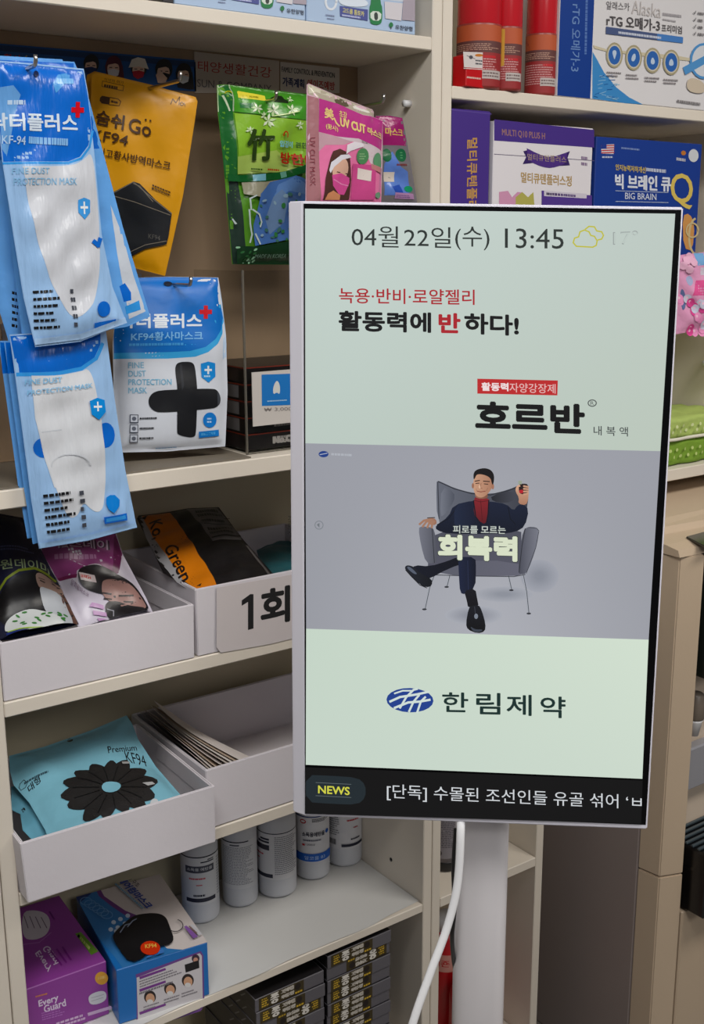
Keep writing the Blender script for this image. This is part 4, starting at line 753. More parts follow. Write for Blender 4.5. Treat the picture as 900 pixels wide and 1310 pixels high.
# ------------------------------------------------------------------ dark cartons stacked in the bottom bay
def carton_proto(name, label, flip):
    W, D, H = .142, .19, .0250
    t = thing(name, label, 'carton', Matrix.Identity(4), 'dark cartons stacked in the bottom bay')
    MB().box((-W/2, 0, 0), (W/2, D, H-.0004), C(96, 94, 100), .0006).build('box', M_CARTON, t)
    g = Fr((-W/2, 0, 0), (1, 0, 0), (0, 0, 1)); X = (lambda x: 1-x) if flip else (lambda x: x)
    a = Art(g, m=lambda x, y: ((1-x if flip else x)*W, (1-y if flip else y)*H)); a.rect(.05, .02, .70, .97, C(60, 50, 22)); go = C(206, 170, 60)
    a.rows((.09, .86), (.19, .86), (.09, .14), 4, go, None, 3, .6, 3)
    a.txt('용' if flip else '쫑', (.21, .90), (.34, .90), (.21, .10), C(226, 222, 214), None, .02)
    a.txt('그린제이플', (.36, .90), (.56, .90), (.36, .56), C(206, 200, 190), None, .02); a.txt('마이유기양', (.37, .46), (.56, .46), (.37, .14), C(206, 200, 190), None, .02)
    a.ell(.61, .62, .045, .26, C(26, 16, 12)); a.rows((.57, .26), (.69, .26), (.57, .06), 1, go, None, 5, .7, 4); a.build('front_label', M_CARTON, t)
    g2 = Fr((-W/2, 0, H-.0004), (1, 0, 0), (0, 1, 0)); a = Art(g2, m=lambda x, y: (x*W, y*D)); a.rect(.01, .01, .99, .99, C(30, 28, 30)); r = random.Random(5)
    for i in range(8): a.line([(.3+r.random()*.4, .3+r.random()*.4), (.3+r.random()*.5, .3+r.random()*.5)], .012, C(70, 68, 72))
    a.build('top_print', M_CARTON, t)
    g3 = Fr((-W/2, D, 0), (0, -1, 0), (0, 0, 1)); a = Art(g3, m=lambda x, y: (x*D, y*H)); a.rect(.01, .03, .99, .97, C(34, 32, 34))
    for i in range(3): a.line([(.5+i*.12, .2), (.58+i*.12, .7)], .02, C(110, 106, 110))
    a.build('side_print', M_CARTON, t); return t
cA = carton_proto('product_carton', '', False); cB = carton_proto('product_carton', '', True); usedA = usedB = False
names = ['bottom', 'second lowest', 'third lowest', 'fourth lowest', 'fifth lowest', 'sixth lowest', 'seventh lowest', 'eighth lowest', 'ninth lowest', 'tenth lowest', 'eleventh lowest', 'twelfth lowest', 'top']
def place(flip, x, y, z, lb):
    global usedA, usedB
    src = cB if flip else cA; M = Matrix.Translation((x, y, z)) @ Matrix.Rotation(math.radians(random.uniform(-.8, .8)), 4, 'Z')
    if not (usedB if flip else usedA):
        src.matrix_world = M; src['label'] = lb; XF[src.name] = M
        if flip: usedB = True
        else: usedA = True
    else: dup(src, M, lb)
for i in range(12): place(i == 9, .9135+random.uniform(-.001, .001), .004+.003*(i % 2), -.0595+i*.0249, 'dark carton with gold print, %s of the left stack under the lowest shelf' % ('topmost' if i == 11 else names[i]))
for i in range(13): place(i == 11, 1.063+random.uniform(-.001, .001), .004+.003*(i % 2), -.0595+i*.0249, 'dark carton with gold print, %s of the right stack beside the divider' % ('topmost' if i == 12 else names[i]))
# ------------------------------------------------------------------ cartons on the top shelf
kt = K(400, 0, 5)
def top_box(label, x0, x1, col, fill):
    t = thing('remedy_box', label, 'box', ((x0+x1)/2, .06, 1.8205)); MB().box((x0, .004, 1.8205), (x1, .12, 1.95), col, .0012).build('box', M_CARTON, t)
    if fill: a = Art(Fr((x0, .004, 1.8205), (1, 0, 0), (0, 0, 1))); fill(a); a.build('front_print', M_CARTON, t)
LB = C(176, 198, 226)
def tb(a, dx, dy):
    k = lambda x, y: (400+x/5+dx, y/5+dy)
    a.poly([(0, -160), (650, -60), (650, 20), (380, -10), (0, -60)], C(206, 214, 228), k); a.ring(115, 10, 34, 50, 14, C(226, 232, 240), k); a.blob([(150, -20), (300, -20), (360, 20), (330, 46), (180, 40)], C(222, 232, 244), k)
    a.poly([(170, 38), (350, 62), (348, 134), (172, 104)], C(76, 84, 150), k); a.txt('고드름 톰토카', (188, 48), (326, 74), (188, 82), C(214, 206, 120), k, .02); a.rows((184, 88), (336, 110), (184, 106), 1, C(190, 196, 226), k, 3, .6, 18)
    a.rows((80, 88), (155, 98), (80, 104), 1, C(130, 140, 170), k, 4, .6, 8); a.rows((88, 112), (140, 118), (88, 124), 1, C(130, 140, 170), k, 5, .6, 6)
    a.blob([(366, -60), (428, -50), (430, 20), (442, 50), (440, 140), (420, 160), (380, 158), (360, 140), (358, 50), (370, 20)], C(34, 124, 70), k, 1); a.blob([(364, 70), (436, 76), (432, 135), (366, 130)], C(216, 226, 216), k, 1); a.blob([(388, 80), (412, 80), (414, 130), (390, 130)], C(50, 60, 56), k, 1)
    a.poly([(455, 10), (572, 22), (562, 134), (460, 118)], C(214, 210, 216), k); a.poly([(575, 0), (650, 0), (650, 136), (566, 128)], C(170, 160, 172), k)
    a.blob([(482, 160), (490, 144), (502, 142), (512, 158), (504, 176), (488, 176)], C(40, 120, 70), k, 1); a.rect(494, 172, 499, 186, C(60, 60, 60), k); a.txt('유한양행', (524, 158), (634, 172), (524, 188), C(60, 66, 82), k, .02)
top_box('pale blue remedy box with a green bottle picture, left one on the top shelf', .760, .9715, LB, lambda a: tb(a, -150+11, -22+1))
top_box('pale blue remedy box with a green bottle picture, right one on the top shelf', .9735, 1.176, LB, lambda a: tb(a, 0, 0))
top_box('black box end at the top left, before the pale blue boxes', .742, .7585, C(40, 38, 42), None)
# ------------------------------------------------------------------ red spray bottles
def spray(px, py, r_, lb, H=.24, kind=0):
    b0 = at(px, py, 2, 1.7515); d = (b0-CAM)[:2]; d = d/np.linalg.norm(d); c = (b0[0]+d[0]*r_, b0[1]+d[1]*r_)
    t = thing('spray_can', lb, 'spray can', (c[0], c[1], 1.7515), 'red spray cans on the right hand shelf'); RD = C(186, 22, 34); q = r_
    MB().lathe([(q*.9, 0), (q, .003), (q, .100), (q*.99, .101)], C(150, 60, 56), (c[0], c[1], 1.7515), 48).build('can', M_CARTON, t)
    MB().lathe([(q*.97, .100), (q*.985, .102), (q*.985, .19), (q*.96, .20), (q*.6, .215), (q*.3, .22)], RD, (c[0], c[1], 1.7515), 48).build('red_cap', mat('red_plastic', C(190, 24, 36), .22, var=.04, coat=.4), t)
    def fill(a):
        r = random.Random(px); a.rect(0, 0, 1, 1, C(150, 44, 46)); a.rect(0, .72, 1, 1, C(186, 90, 56)); a.rect(0, .55, 1, .74, C(96, 54, 52)); a.rows((.05, .70), (.9, .70), (.05, .58), 4, C(190, 150, 130), None, 3, .4, 16)
        a.rows((.08, .50), (.85, .50), (.08, .14), 9, C(206, 150, 150), None, 4, .45, 16); a.rect(.55, .46, .8, .5, C(190, 30, 40)); a.rect(.5, .12, .95, .26, C(190, 180, 176)); a.rows((.52, .24), (.93, .24), (.52, .14), 2, C(110, 90, 90), None, 5, .5, 9)
        if kind: a.poly([(.0, .98), (.46, .98), (.46, .38), (0, .26)], C(206, 156, 60)); a.ring(.26, .72, .1, .13, .05, C(120, 60, 50)); a.rect(.0, .02, .3, .12, C(220, 200, 60))
    cyl_art(c, r_, 1.7515+.004, math.atan2(CAM[1]-c[1], CAM[0]-c[0]), t, 'label', fill, 2.8, .094)
spray(611, 113, .037, 'large red spray can behind the small red and white box')
spray(646, 116, .026, 'half hidden red spray can with a yellow label patch, between two others', kind=1)
spray(690, 122, .027, 'red spray can standing next to the big omega box')
t, ff, ft, fl = corner_box('small_box', 'small red and white box standing before the large red spray can', (1.2735, -.006), 8, .052, .03, 1.7515, .048, C(196, 40, 44))
a = Art(ff); kr = K(570, 0, 5.625); a.poly([(124, 372), (298, 378), (294, 494), (130, 484)], C(222, 214, 212), kr); a.ell(180, 412, 14, 14, C(90, 90, 96), kr); a.line([(150, 400), (210, 424)], 4, C(80, 80, 90), kr); a.ell(238, 398, 30, 10, C(206, 130, 60), kr); a.rows((212, 424), (278, 430), (212, 468), 2, C(80, 80, 86), kr, 3, .5, 5)
a.line([(128, 492), (296, 502)], 5, C(230, 220, 218), kr); a.rows((150, 545), (280, 560), (150, 566), 1, C(226, 190, 180), kr, 4, .6, 14); a.build('front_print', M_CARTON, t)
# ------------------------------------------------------------------ omega box
x0, x1 = 1.4875, 1.955
t = thing('omega_box', 'large white and blue omega-3 box at the top right', 'box', ((x0+x1)/2, .08, 1.7515)); MB().box((x0, .001, 1.7515), (x1, .17, 2.03), C(222, 220, 222), .0012).build('box', M_CARTON, t)
f = Fr((x0, .001, 1.7515), (1, 0, 0), (0, 0, 1)); a = Art(f); ko = K(740, 0, 5.625)
m_ = a.m; a.m = lambda x, y: (x, y); a.rect(.0005, .001, .0825, .278, C(20, 60, 140)); a.m = m_; a.txt('rTG 오메가-3', (743, 6), (741, 92), (731, 5), C(110, 140, 190), None, .01); a.rows((752, 0), (750, 90), (748, 0), 1, C(90, 120, 180), None, 3, .7, 20)
a.poly([(98, 372), (120, 410), (180, 520), (270, 630), (360, 700), (460, 752), (330, 742), (96, 710)], C(70, 140, 200), ko)
r = random.Random(3)
for i in range(26): x = r.uniform(100, 260); y = r.uniform(540, 715); a.line([(x, y), (x+r.uniform(15, 50), y+r.uniform(-16, 8))], 4, (C(150, 196, 226), C(40, 100, 170))[i % 2], ko)
a.poly([(100, 325), (200, 356), (700, 400), (800, 420), (800, 440), (600, 420), (200, 372), (110, 350)], C(206, 196, 170), ko)
a.txt('알래스카', (195, 8), (362, 22), (195, 66), C(110, 106, 108), ko); a.txt('Alaska', (380, 2), (590, 34), (375, 100), C(196, 190, 188), ko); a.rows((600, 85), (750, 104), (600, 118), 1, C(170, 166, 170), ko, 5, .6, 14); a.rows((600, 130), (700, 146), (600, 150), 1, C(170, 166, 170), ko, 6, .6, 9)
a.txt('rTG 오메가-3', (195, 100), (580, 142), (195, 188), C(84, 80, 82), ko, .02); a.txt('프리미엄', (592, 172), (738, 190), (592, 228), C(90, 86, 88), ko, .01)
a.poly([(192, 192), (746, 268), (744, 312), (190, 244)], C(76, 90, 130), ko); a.poly([(560, 243), (746, 268), (744, 312), (560, 290)], C(80, 130, 196), ko); a.rows((280, 222), (666, 272), (280, 246), 1, C(206, 212, 226), ko, 7, .7, 30)
for i, (x, y) in enumerate(((252, 398), (390, 416), (525, 436), (659, 450))):
    a.ell(x, y, 60, 92, C(168, 158, 128), ko); a.ell(x, y, 50, 78, C(206, 200, 182), ko); a.ell(x, y, 44, 68, C(56, 104, 176), ko)
    a.blob([[(x-18, y-24), (x, y-40), (x+18, y-24), (x+8, y+10), (x, y+34), (x-8, y+10)], [(x-20, y+20), (x-10, y-20), (x+10, y-34), (x+16, y), (x, y+30)], [(x, y-30), (x+20, y+10), (x+4, y+34), (x-18, y+14)], [(x-16, y+24), (x-16, y-6), (x, y-30), (x+16, y-6), (x+16, y+24)]][i], C(190, 206, 226), ko, 1)
    a.rows((x-56, y+112), (x+50, y+118), (x-56, y+158), 2, C(140, 134, 136), ko, 20+i, .5, 9)
a.ell(892, 440, 100, 130, C(90, 150, 206), ko); a.ell(892, 440, 84, 112, C(214, 218, 224), ko); a.poly([(742, 486), (900, 400), (920, 450), (760, 540)], C(90, 150, 206), ko)
for i in range(4): a.line([(818, 92+i*50), (826, 102+i*50), (836, 80+i*50)], 4, C(110, 108, 110), ko); a.rows((850, 84+i*50), (900, 90+i*50), (850, 108+i*50), 1, C(120, 116, 118), ko, 30+i, .7, 4)
a.blob([(770, 570), (830, 560), (900, 600), (900, 680), (770, 660)], C(206, 192, 172), ko); a.rows((700, 714), (900, 742), (700, 740), 1, C(130, 126, 128), ko, 40, .7, 16); a.build('front_print', M_CARTON, t)
# ------------------------------------------------------------------ supplement boxes on the second right hand shelf
kq = K(560, 0, 2.647)
def sup(label, x0, x1, ztop, col, y=.002, D=.12):
    t = thing('supplement_box', label, 'box', ((x0+x1)/2, y+D/2, 1.4505)); MB().box((x0, y, 1.4505), (x1, y+D, ztop), col, .0012).build('box', M_CARTON, t); return t, Fr((x0, y, 1.4505), (1, 0, 0), (0, 0, 1))
VI = C(72, 50, 132)
t, f = sup('narrow violet box with gold lettering running down it, by the divider', 1.2515, 1.3355, 1.717, VI); a = Art(f); a.txt('멀티큐텐플러스', (134, 466), (132, 760), (98, 468), C(190, 146, 84), kq, .03); a.line([(46, 372), (180, 386)], 3, C(96, 76, 156), kq); a.build('front_print', M_CARTON, t)
t, f = sup('white and violet box with a violet ribbon, between the violet and the blue box', 1.3435, 1.583, 1.703, C(226, 222, 226)); a = Art(f)
a.poly([(190, 404), (528, 440), (528, 500), (190, 476)], VI, kq); a.txt('MULTI Q10 PLUS H', (216, 436), (362, 450), (216, 462), C(150, 110, 110), kq, .02); a.line([(190, 522), (528, 544)], 2, C(90, 80, 110), kq)
a.poly([(288, 512), (312, 506), (308, 528), (322, 552), (286, 556), (298, 532)], C(54, 34, 96), kq); a.poly([(412, 524), (446, 512), (438, 534), (446, 560), (410, 562)], C(54, 34, 96), kq); a.blob([(300, 502), (300, 502), (340, 522), (380, 534), (436, 516), (436, 516), (434, 552), (400, 566), (370, 570), (330, 558), (304, 540), (304, 540)], C(78, 50, 128), kq, 1); a.txt('멀티큐텐플러스', (302, 520), (434, 530), (302, 542), C(170, 150, 120), kq)
a.txt('멀티큐텐플러스정', (280, 582), (452, 596), (280, 618), C(180, 150, 100), kq, .02); a.rows((484, 524), (512, 528), (484, 564), 2, C(140, 120, 150), kq, 3, .5, 4)
a.poly([(206, 650), (236, 646), (250, 668), (268, 650), (286, 652), (292, 700), (206, 700)], C(206, 150, 180), kq); a.poly([(262, 668), (284, 650), (304, 668), (322, 650), (326, 700), (262, 700)], C(176, 170, 90), kq)
a.poly([(350, 645), (520, 662), (520, 700), (350, 700)], C(84, 60, 140), kq); a.poly([(358, 646), (502, 656), (502, 672), (358, 664)], C(206, 200, 212), kq); a.rows((366, 650), (494, 660), (366, 662), 1, C(90, 70, 120), kq, 4, .7, 16); a.build('front_print', M_CARTON, t)
BR = C(34, 62, 142)
t, f = sup('blue box lettered BIG BRAIN with a golden Q, right of the ribbon box', 1.592, 1.889, 1.690, BR); a = Art(f)
a.poly([(552, 490), (596, 488), (594, 522), (552, 520)], C(206, 200, 206), kq)
for i in range(4): a.line([(553, 494+i*8), (595, 492+i*8)], 3.4, C(190, 50, 56), kq)
a.rect(552, 489, 570, 504, C(40, 60, 140), kq); a.rows((555, 528), (592, 528), (555, 536), 1, C(190, 196, 214), kq, 2, .7, 5)
a.rows((620, 496), (700, 504), (620, 506), 1, C(120, 140, 190), kq, 3, .6, 12); a.ell(864, 527, 17, 22, C(206, 210, 214), kq); a.ell(830, 518, 8, 8, C(190, 120, 60), kq); a.rows((806, 530), (846, 536), (806, 546), 1, C(190, 190, 200), kq, 3, .6, 6)
a.txt('인지능력저하개선', (600, 555), (702, 566), (600, 576), C(206, 180, 90), kq, .02); a.rows((704, 566), (790, 574), (704, 582), 1, C(190, 196, 214), kq, 4, .7, 12)
a.txt('빅 브레인 큐', (598, 588), (788, 598), (598, 640), C(216, 220, 230), kq, .035); a.txt('Q', (786, 584), (862, 590), (786, 704), C(216, 190, 100), kq, .01); a.line([(600, 646), (778, 652)], 2, C(180, 190, 214), kq); a.txt('BIG BRAIN', (632, 652), (738, 656), (632, 674), C(206, 212, 226), kq, .01); a.line([(600, 682), (778, 686)], 2, C(180, 190, 214), kq)
a.blob([(826, 730), (850, 722), (868, 760), (860, 850), (830, 840)], C(206, 150, 90), kq, 1); a.ring(872, 800, 24, 60, 7, C(206, 186, 140), kq, 100, 260); a.ring(858, 780, 20, 24, 5, C(206, 186, 140), kq); a.build('front_print', M_CARTON, t)
# ------------------------------------------------------------------ pink and green fabric pouches
f = fr(880, 400, 1, -.012, -18)
p = Pouch('fabric_pouch', 'pink flower patterned fabric pouch hanging over the shelf edge at the far right', f, [(862, 327), (905, 322), (960, 316), (962, 412), (900, 421), (863, 428)], C(226, 160, 196), T=.012, wr=.004, lam=.05, seed=91, matl=M_FAB, cat='pouch', soft=.02); a = p.art()
kp = K(850, 310, 4.36)
a.poly([(160, 60), (230, 60), (230, 125), (170, 130)], C(120, 170, 216), kp); a.rect(185, 140, 260, 182, C(214, 206, 220), kp); a.poly([(160, 212), (260, 206), (260, 292), (132, 296)], C(224, 92, 150), kp); a.blob([(80, 260), (96, 262), (112, 330), (100, 372), (84, 380)], C(96, 110, 156), kp); a.blob([(100, 200), (130, 180), (150, 220), (120, 250)], C(170, 180, 214), kp)
r = random.Random(2)
for i in range(22): x, y = r.uniform(70, 250), r.uniform(310, 500); a.ell(x, y, 19, 26, (C(222, 80, 150), C(236, 150, 196), C(206, 206, 226))[i % 3], kp, 0, 12); a.ell(x-3, y-6, 6, 8, C(246, 200, 220), kp)
for x, y in ((110, 100), (130, 80), (146, 110), (120, 150), (90, 130)): a.ell(x, y, 20, 24, C(232, 180, 206), kp, 0, 10)
p.done(a)
def soft_block(name, label, x0, x1, z0, z1, y0, y1, col, dot, seed):
    t = thing(name, label, 'pouch', ((x0+x1)/2, (y0+y1)/2, z0)); bm = bmesh.new(); bmesh.ops.create_cube(bm, size=1); bmesh.ops.subdivide_edges(bm, edges=bm.edges[:], cuts=9, use_grid_fill=True); r = waves(seed, .004, .05); r2 = waves(seed+1, .004, .07)
    for v in bm.verts:
        p = v.co.copy(); q = Vector([max(-.42, min(.42, c)) for c in p]); d = (p-q); p = q+(d.normalized()*.08 if d.length > 0 else d)
        v.co = Vector(((x0+x1)/2+p.x*(x1-x0), (y0+y1)/2+p.y*(y1-y0), (z0+z1)/2+p.z*(z1-z0))); A_ = np.array([[v.co.x, v.co.z]]); B_ = np.array([[v.co.x, v.co.y]])
        v.co.y += float(r(A_)[0])*(1 if p.y < 0 else 0); v.co.z = max(z0, v.co.z+float(r2(B_)[0])*(1 if p.z > 0 else 0))
    bm.verts.index_update(); o = MB().bmadd(bm, col, True).build('cloth', M_FAB, t)
    fz = Fr((x0, y0-.0045, z0), (1, 0, 0), (0, 0, 1)); rr = random.Random(seed); hh = lambda P: -r(np.c_[P[:, 0]+x0, P[:, 1]+z0])+.0
    a = Art(fz, m=lambda x, y: (x, y), h=hh, step=.01, off=.0015); W, H = x1-x0, z1-z0
    for i in range(10):
        for j in range(4):
            if .012 < (j+.5)*H/4 < H-.008: a.ell(.014+(W-.028)*(i+(j % 2)*.5)/10, (j+.5)*H/4, .0036, .0036, dot, None, 0, 10)
    a.build('dots', M_FAB, t); return t
soft_block('fabric_pouch', 'green dotted fabric pouch on the lower right shelf, underneath the lighter one', 1.80, 2.07, 1.0515, 1.106, .02, .2, C(124, 160, 56), C(190, 210, 130), 3)
tt = soft_block('fabric_pouch', 'pale green dotted fabric pouch with a cream zip, lying on the darker green one', 1.795, 2.075, 1.1065, 1.150, .024, .21, C(176, 196, 110), C(214, 224, 166), 9)
MB().tube([(1.80+i*.02, .0165+.0015*math.sin(i*1.3), 1.108+.0006*math.sin(i)) for i in range(14)], .0035, C(226, 222, 206)).build('zip', M_FAB, tt)
# ------------------------------------------------------------------ bottles in the narrow bay
c = (1.335, .09); t = thing('dark_bottle', 'bottle with a black base and fine printed label, left of the post under the display', 'bottle', (c[0], c[1], .289))
MB().lathe([(.030, 0), (.033, .003), (.033, .020), (.0325, .021)], C(18, 18, 20), (c[0], c[1], .289), 40).build('black_base', M_CARTON, t)
MB().lathe([(.0325, .021), (.0325, .15), (.028, .165), (.014, .18), (.014, .20)], C(120, 116, 122), (c[0], c[1], .289), 40).build('bottle_body', M_BOTTLE, t)
cyl_art(c, .0326, .289+.03, math.atan2(CAM[1]-c[1], CAM[0]-c[0]), t, 'label', lambda a: (a.rect(0, 0, 1, 1, C(132, 128, 134)), a.rows((.05, .95), (.95, .95), (.05, .2), 22, C(70, 66, 74), None, 3, .45, 16), a.ell(.4, .1, .05, .05, C(60, 56, 62))), 2.8, .115)
for i, (c, zt, lb) in enumerate((((1.378, .13), .138, 'red bottle with a pink-white cap, rear one in the bay left of the post'), ((1.366, .052), .045, 'red bottle with a white cap, front one low in the bay left of the post'))):
    t = thing('red_bottle', lb, 'bottle', (c[0], c[1], -.1395), 'red bottles in the bottom bay'); H = zt+.1395; q = .034
    MB().lathe([(q*.9, 0), (q, .004), (q, H-.05), (q*.93, H-.036), (q*.6, H-.028)], C(190, 26, 36), (c[0], c[1], -.1395), 40).build('bottle_body', M_CARTON, t)
    MB().lathe([(q*.72, H-.03), (q*.72, H-.004), (q*.62, H)], C(224, 196, 204), (c[0], c[1], -.1395), 32).build('cap', M_WPL, t)
    if i == 0: cyl_art(c, q, -.1395+H-.115, math.atan2(CAM[1]-c[1], CAM[0]-c[0]), t, 'label', lambda a: (a.rect(0, 0, 1, 1, C(206, 150, 140)), a.txt('피죤', (.15, .7), (.6, .7), (.15, .3), C(190, 60, 60), None, .02)), 2.6, .04)
# ------------------------------------------------------------------ vending machine at the right
MX, MY = 1.634, -.152
v = thing('drinks_machine', 'beige drinks machine with grey side panel at the right edge', 'machine', (1.85, .0, FZ))
def pr(m, pts, z0, z1, bev=.002): return m.prism(pts, z0, z1, bev=bev)
MB().box((MX, MY+.001, FZ), (2.075, .28, .955), bev=.003).build('side_body', M_GREY, v)
ft = [(MX, MY), (1.641, -.200), (1.693, -.222), (1.700, -.10), (1.700, MY)]
ft2 = [(MX, MY), (1.641, -.200), (1.690, -.218), (1.700, -.10), (1.700, MY)]
pr(MB(), ft2, FZ, .2905).build('lower_shell', M_MACH, v)
pr(MB(), ft2, .2925, .944).build('upper_shell', M_MACH, v)
MB().box((1.7005, -.12, FZ), (2.075, MY+.04, .20), bev=.003).build('lower_front', M_MACH, v)
MB().box((1.7005, -.215, FZ), (2.075, -.1205, .20), bev=.003).build('front_plinth', M_MACH, v)
MB().box((1.7005, MY-.004, .20), (2.075, MY, .70), bev=0).build('recess_back', mat('pale_recess', C(214, 196, 176), .4), v)
MB().box((1.7005, -.24, .70), (2.075, MY, .944), bev=.003).build('control_head', M_GLASS, v)
m = MB(); ys = [(-.205, .9445), (-.200, .957), (-.17, .962), (-.12, .964), (-.112, .976), (-.09, .984), (.10, .996), (.28, 1.0), (.28, .955), (-.12, .955), (-.15, .9445)]
V = [(x, y-(.035*(x-1.634)/.44 if y < -.1 else 0), z) for x in (MX, 2.075) for y, z in ys]; n = len(ys); m.add(V, [(i, (i+1) % n, n+(i+1) % n, n+i) for i in range(n)]+[tuple(range(n))[::-1], tuple(range(n, 2*n))], (.8, .8, .8)); m.build('top_cover', M_MACH, v)
MB().prism([(1.668, -.237), (2.07, -.262), (2.07, -.145), (1.70, -.165)], .9625, .9665, bev=.001).build('glass_panel', M_GLASS, v)
MB().box((1.704, -.262, .205), (1.95, MY-.005, .345), bev=.004).build('drip_tray', M_BLACK, v)
for i in range(7): MB().box((1.706, -.256+i*.015, .3455), (1.948, -.250+i*.015, .350), bev=.0008).build('drip_slat', mat('grate_grey', C(90, 104, 112), .3, metal=.6), v)
MB().box((1.702, MY-.030, .44), (1.95, MY-.005, .53), C(150, 150, 156), .003).build('dispense_ledge', M_CARTON, v)
m = MB(); m.lathe([(.016, 0), (.017, .002), (.015, .05), (.010, .054)], C(110, 100, 90), (1.732, -.19, .60), 24); m.build('nozzle', M_CARTON, v)
MB().lathe([(.008, 0), (.014, .03), (.016, .034)], C(230, 226, 222), (1.732, -.19, .565), 24).build('nozzle_tip', M_WPL, v)
# ------------------------------------------------------------------ display post and monitor
MU = np.array([.786, -.618, -.021]); MO = np.array([.678, -.417, .824]); FM = Fr(MO, MU, (.029, .026, .999)); MW, MH = .4125, .725
pc = at(616, 1062, 1, -.49); px_, py_ = pc[0], pc[1]
po = thing('display_post', 'white floor post carrying the display', 'post', (px_, py_, FZ))
MB().lathe([(.17, 0), (.17, .008), (.165, .012), (.04, .014)], C(200, 200, 204), (px_, py_, FZ+.0005), 48).build('base_plate', M_WPL, po)
m = MB(); n = 40; pr_ = []
for i in range(n):
    t = 2*math.pi*i/n; e = .55; x = .034*abs(math.cos(t))**e*math.copysign(1, math.cos(t)); y = .024*abs(math.sin(t))**e*math.copysign(1, math.sin(t)); pr_.append((px_+x*FM.u[0]-y*FM.n[0]*-1, py_+x*FM.u[1]+y*FM.n[1]))
V = [(p[0], p[1], z) for z in (FZ+.013, 1.22) for p in pr_]; m.add(V, [(i, (i+1) % n, n+(i+1) % n, n+i) for i in range(n)]+[tuple(range(n))[::-1], tuple(range(n, 2*n))], (.8,)*3, True); m.build('pole', mat('post_white', C(206, 202, 204), .35, var=.04, vscale=12), po)
c0 = FM.w(MW/2, MH/2, -.040)
mb_ = MB(); MM = FM.mat(); mb_.box((MW/2-.06, .034, MH/2-.06), (MW/2+.06, .044, MH/2+.06), bev=.002, M=MM); mb_.build('mount_plate', M_STEEL, po)
mo = thing('display_monitor', 'white framed portrait display showing a Korean advertisement, on the white post', 'monitor', Fr(FM.w(MW/2, 0), FM.u, FM.v).mat())
bm = bmesh.new(); tl, tr, br, bl = [FM.pt(*p) for p in ((386, 257), (873, 265), (827, 1061), (390, 1044))]
cs_ = [(0, 0, 0), (1, 0, 0), (1, .0015, -.005), (1, .000, -.034), (0, -.012, -.034), (0, -.0155, -.030), (0, -.0155, -.010)]
A_ = [bm.verts.new(FM.w(bl[0]*(1-t)+br[0]*t+d, bl[1]*(1-t)+br[1]*t, c)) for t, d, c in cs_]; B_ = [bm.verts.new(FM.w(tl[0]*(1-t)+tr[0]*t+d, tl[1]*(1-t)+tr[1]*t, c)) for t, d, c in cs_]; n = len(cs_); bm.faces.new(A_); bm.faces.new(B_[::-1])
for i in range(n): bm.faces.new((A_[i], B_[i], B_[(i+1) % n], A_[(i+1) % n]))
bmesh.ops.recalc_face_normals(bm, faces=bm.faces[:]); bmesh.ops.bevel(bm, geom=bm.edges[:], offset=.0014, segments=2, affect='EDGES'); bm.verts.index_update(); MB().bmadd(bm, (.8,)*3).build('frame', mat('monitor_white', C(214, 212, 222), .38, var=.02), mo)
a = Art(FM, off=.0004); a.poly([(388, 260.5), (871, 268.5), (825.5, 1055), (390, 1038)], C(10, 10, 12)); a.build('bezel', mat('bezel_gloss', None, .3, spec=.15, var=.02), mo)
bs = MB().box((-.0195, .010, .330), (-.0145, .026, .372), C(196, 200, 206), .001, M=MM).build('button_strip', M_CARTON, mo)
fl = Fr(FM.w(-.0187, .333, -.0136), FM.u*0+FM.n*-1, FM.v); a = Art(Fr(FM.w(-.019, .33, -.0095), FM.u, FM.v), off=.0004); a.txt('INTEREX', (372, 660), (371.5, 683), (368.5, 660), INK); a.build('print', M_PAPER, bs)
a = Art(FM, off=.0008, inc=.000006)
lerp = lambda p, q, t: tuple(p[i]*(1-t)+q[i]*t for i in range(3))
g0, g1, g2, g3 = C(192, 206, 198), C(186, 200, 190), C(180, 194, 186), C(202, 216, 202)
def topg(s, t): return lerp(lerp(C(196, 210, 204), C(186, 200, 192), t), lerp(C(188, 200, 194), C(186, 198, 186), t), min(1, abs(s-.1)*1.1))
a.grad([(390, 267), (863, 273.5), (844, 577), (390.5, 567)], 12, 8, topg)
def imgc(s, t):
    b = lerp(C(150, 152, 160), C(170, 172, 180), min(1, max(0, 1-abs(s-.55)*1.7))*(.35+.65*t)); return lerp(b, C(156, 158, 168), max(0, .5-t)*.6)
a.grad([(390.5, 567), (844, 577), (829, 818), (391.5, 804)], 24, 16, imgc)
a.grad([(391.5, 804), (829, 818), (821, 996), (391, 978)], 10, 6, lambda s, t: lerp(lerp(C(196, 212, 198), C(208, 222, 206), s), C(196, 210, 200), t*.5))
k = K(360, 240, 1.731); DK = C(44, 50, 48)
a.txt('04월', (155, 84), (259, 86), (155, 131), DK, k); a.txt('22일', (271, 86), (375, 88), (271, 132), DK, k); a.txt('(수)', (384, 86), (460, 87), (384, 138), DK, k); a.txt('13:45', (494, 90), (624, 92), (494, 134), DK, k)
YL = C(190, 186, 60)
for q in ([(652, 130), (645, 122), (648, 112), (657, 109), (660, 98), (670, 94), (680, 98), (684, 106), (692, 108), (698, 118), (696, 128), (688, 132), (652, 130)], [(672, 92), (680, 86), (692, 87), (697, 96), (708, 98), (712, 106), (708, 114), (700, 116)]): a.line(q, 3, YL, k)
a.txt('17°', (733, 97), (788, 95), (733, 127), C(150, 158, 156), k); a.txt('17°', (735, 99), (787, 97), (735, 125), C(186, 198, 192), k)
RD = C(168, 34, 44)
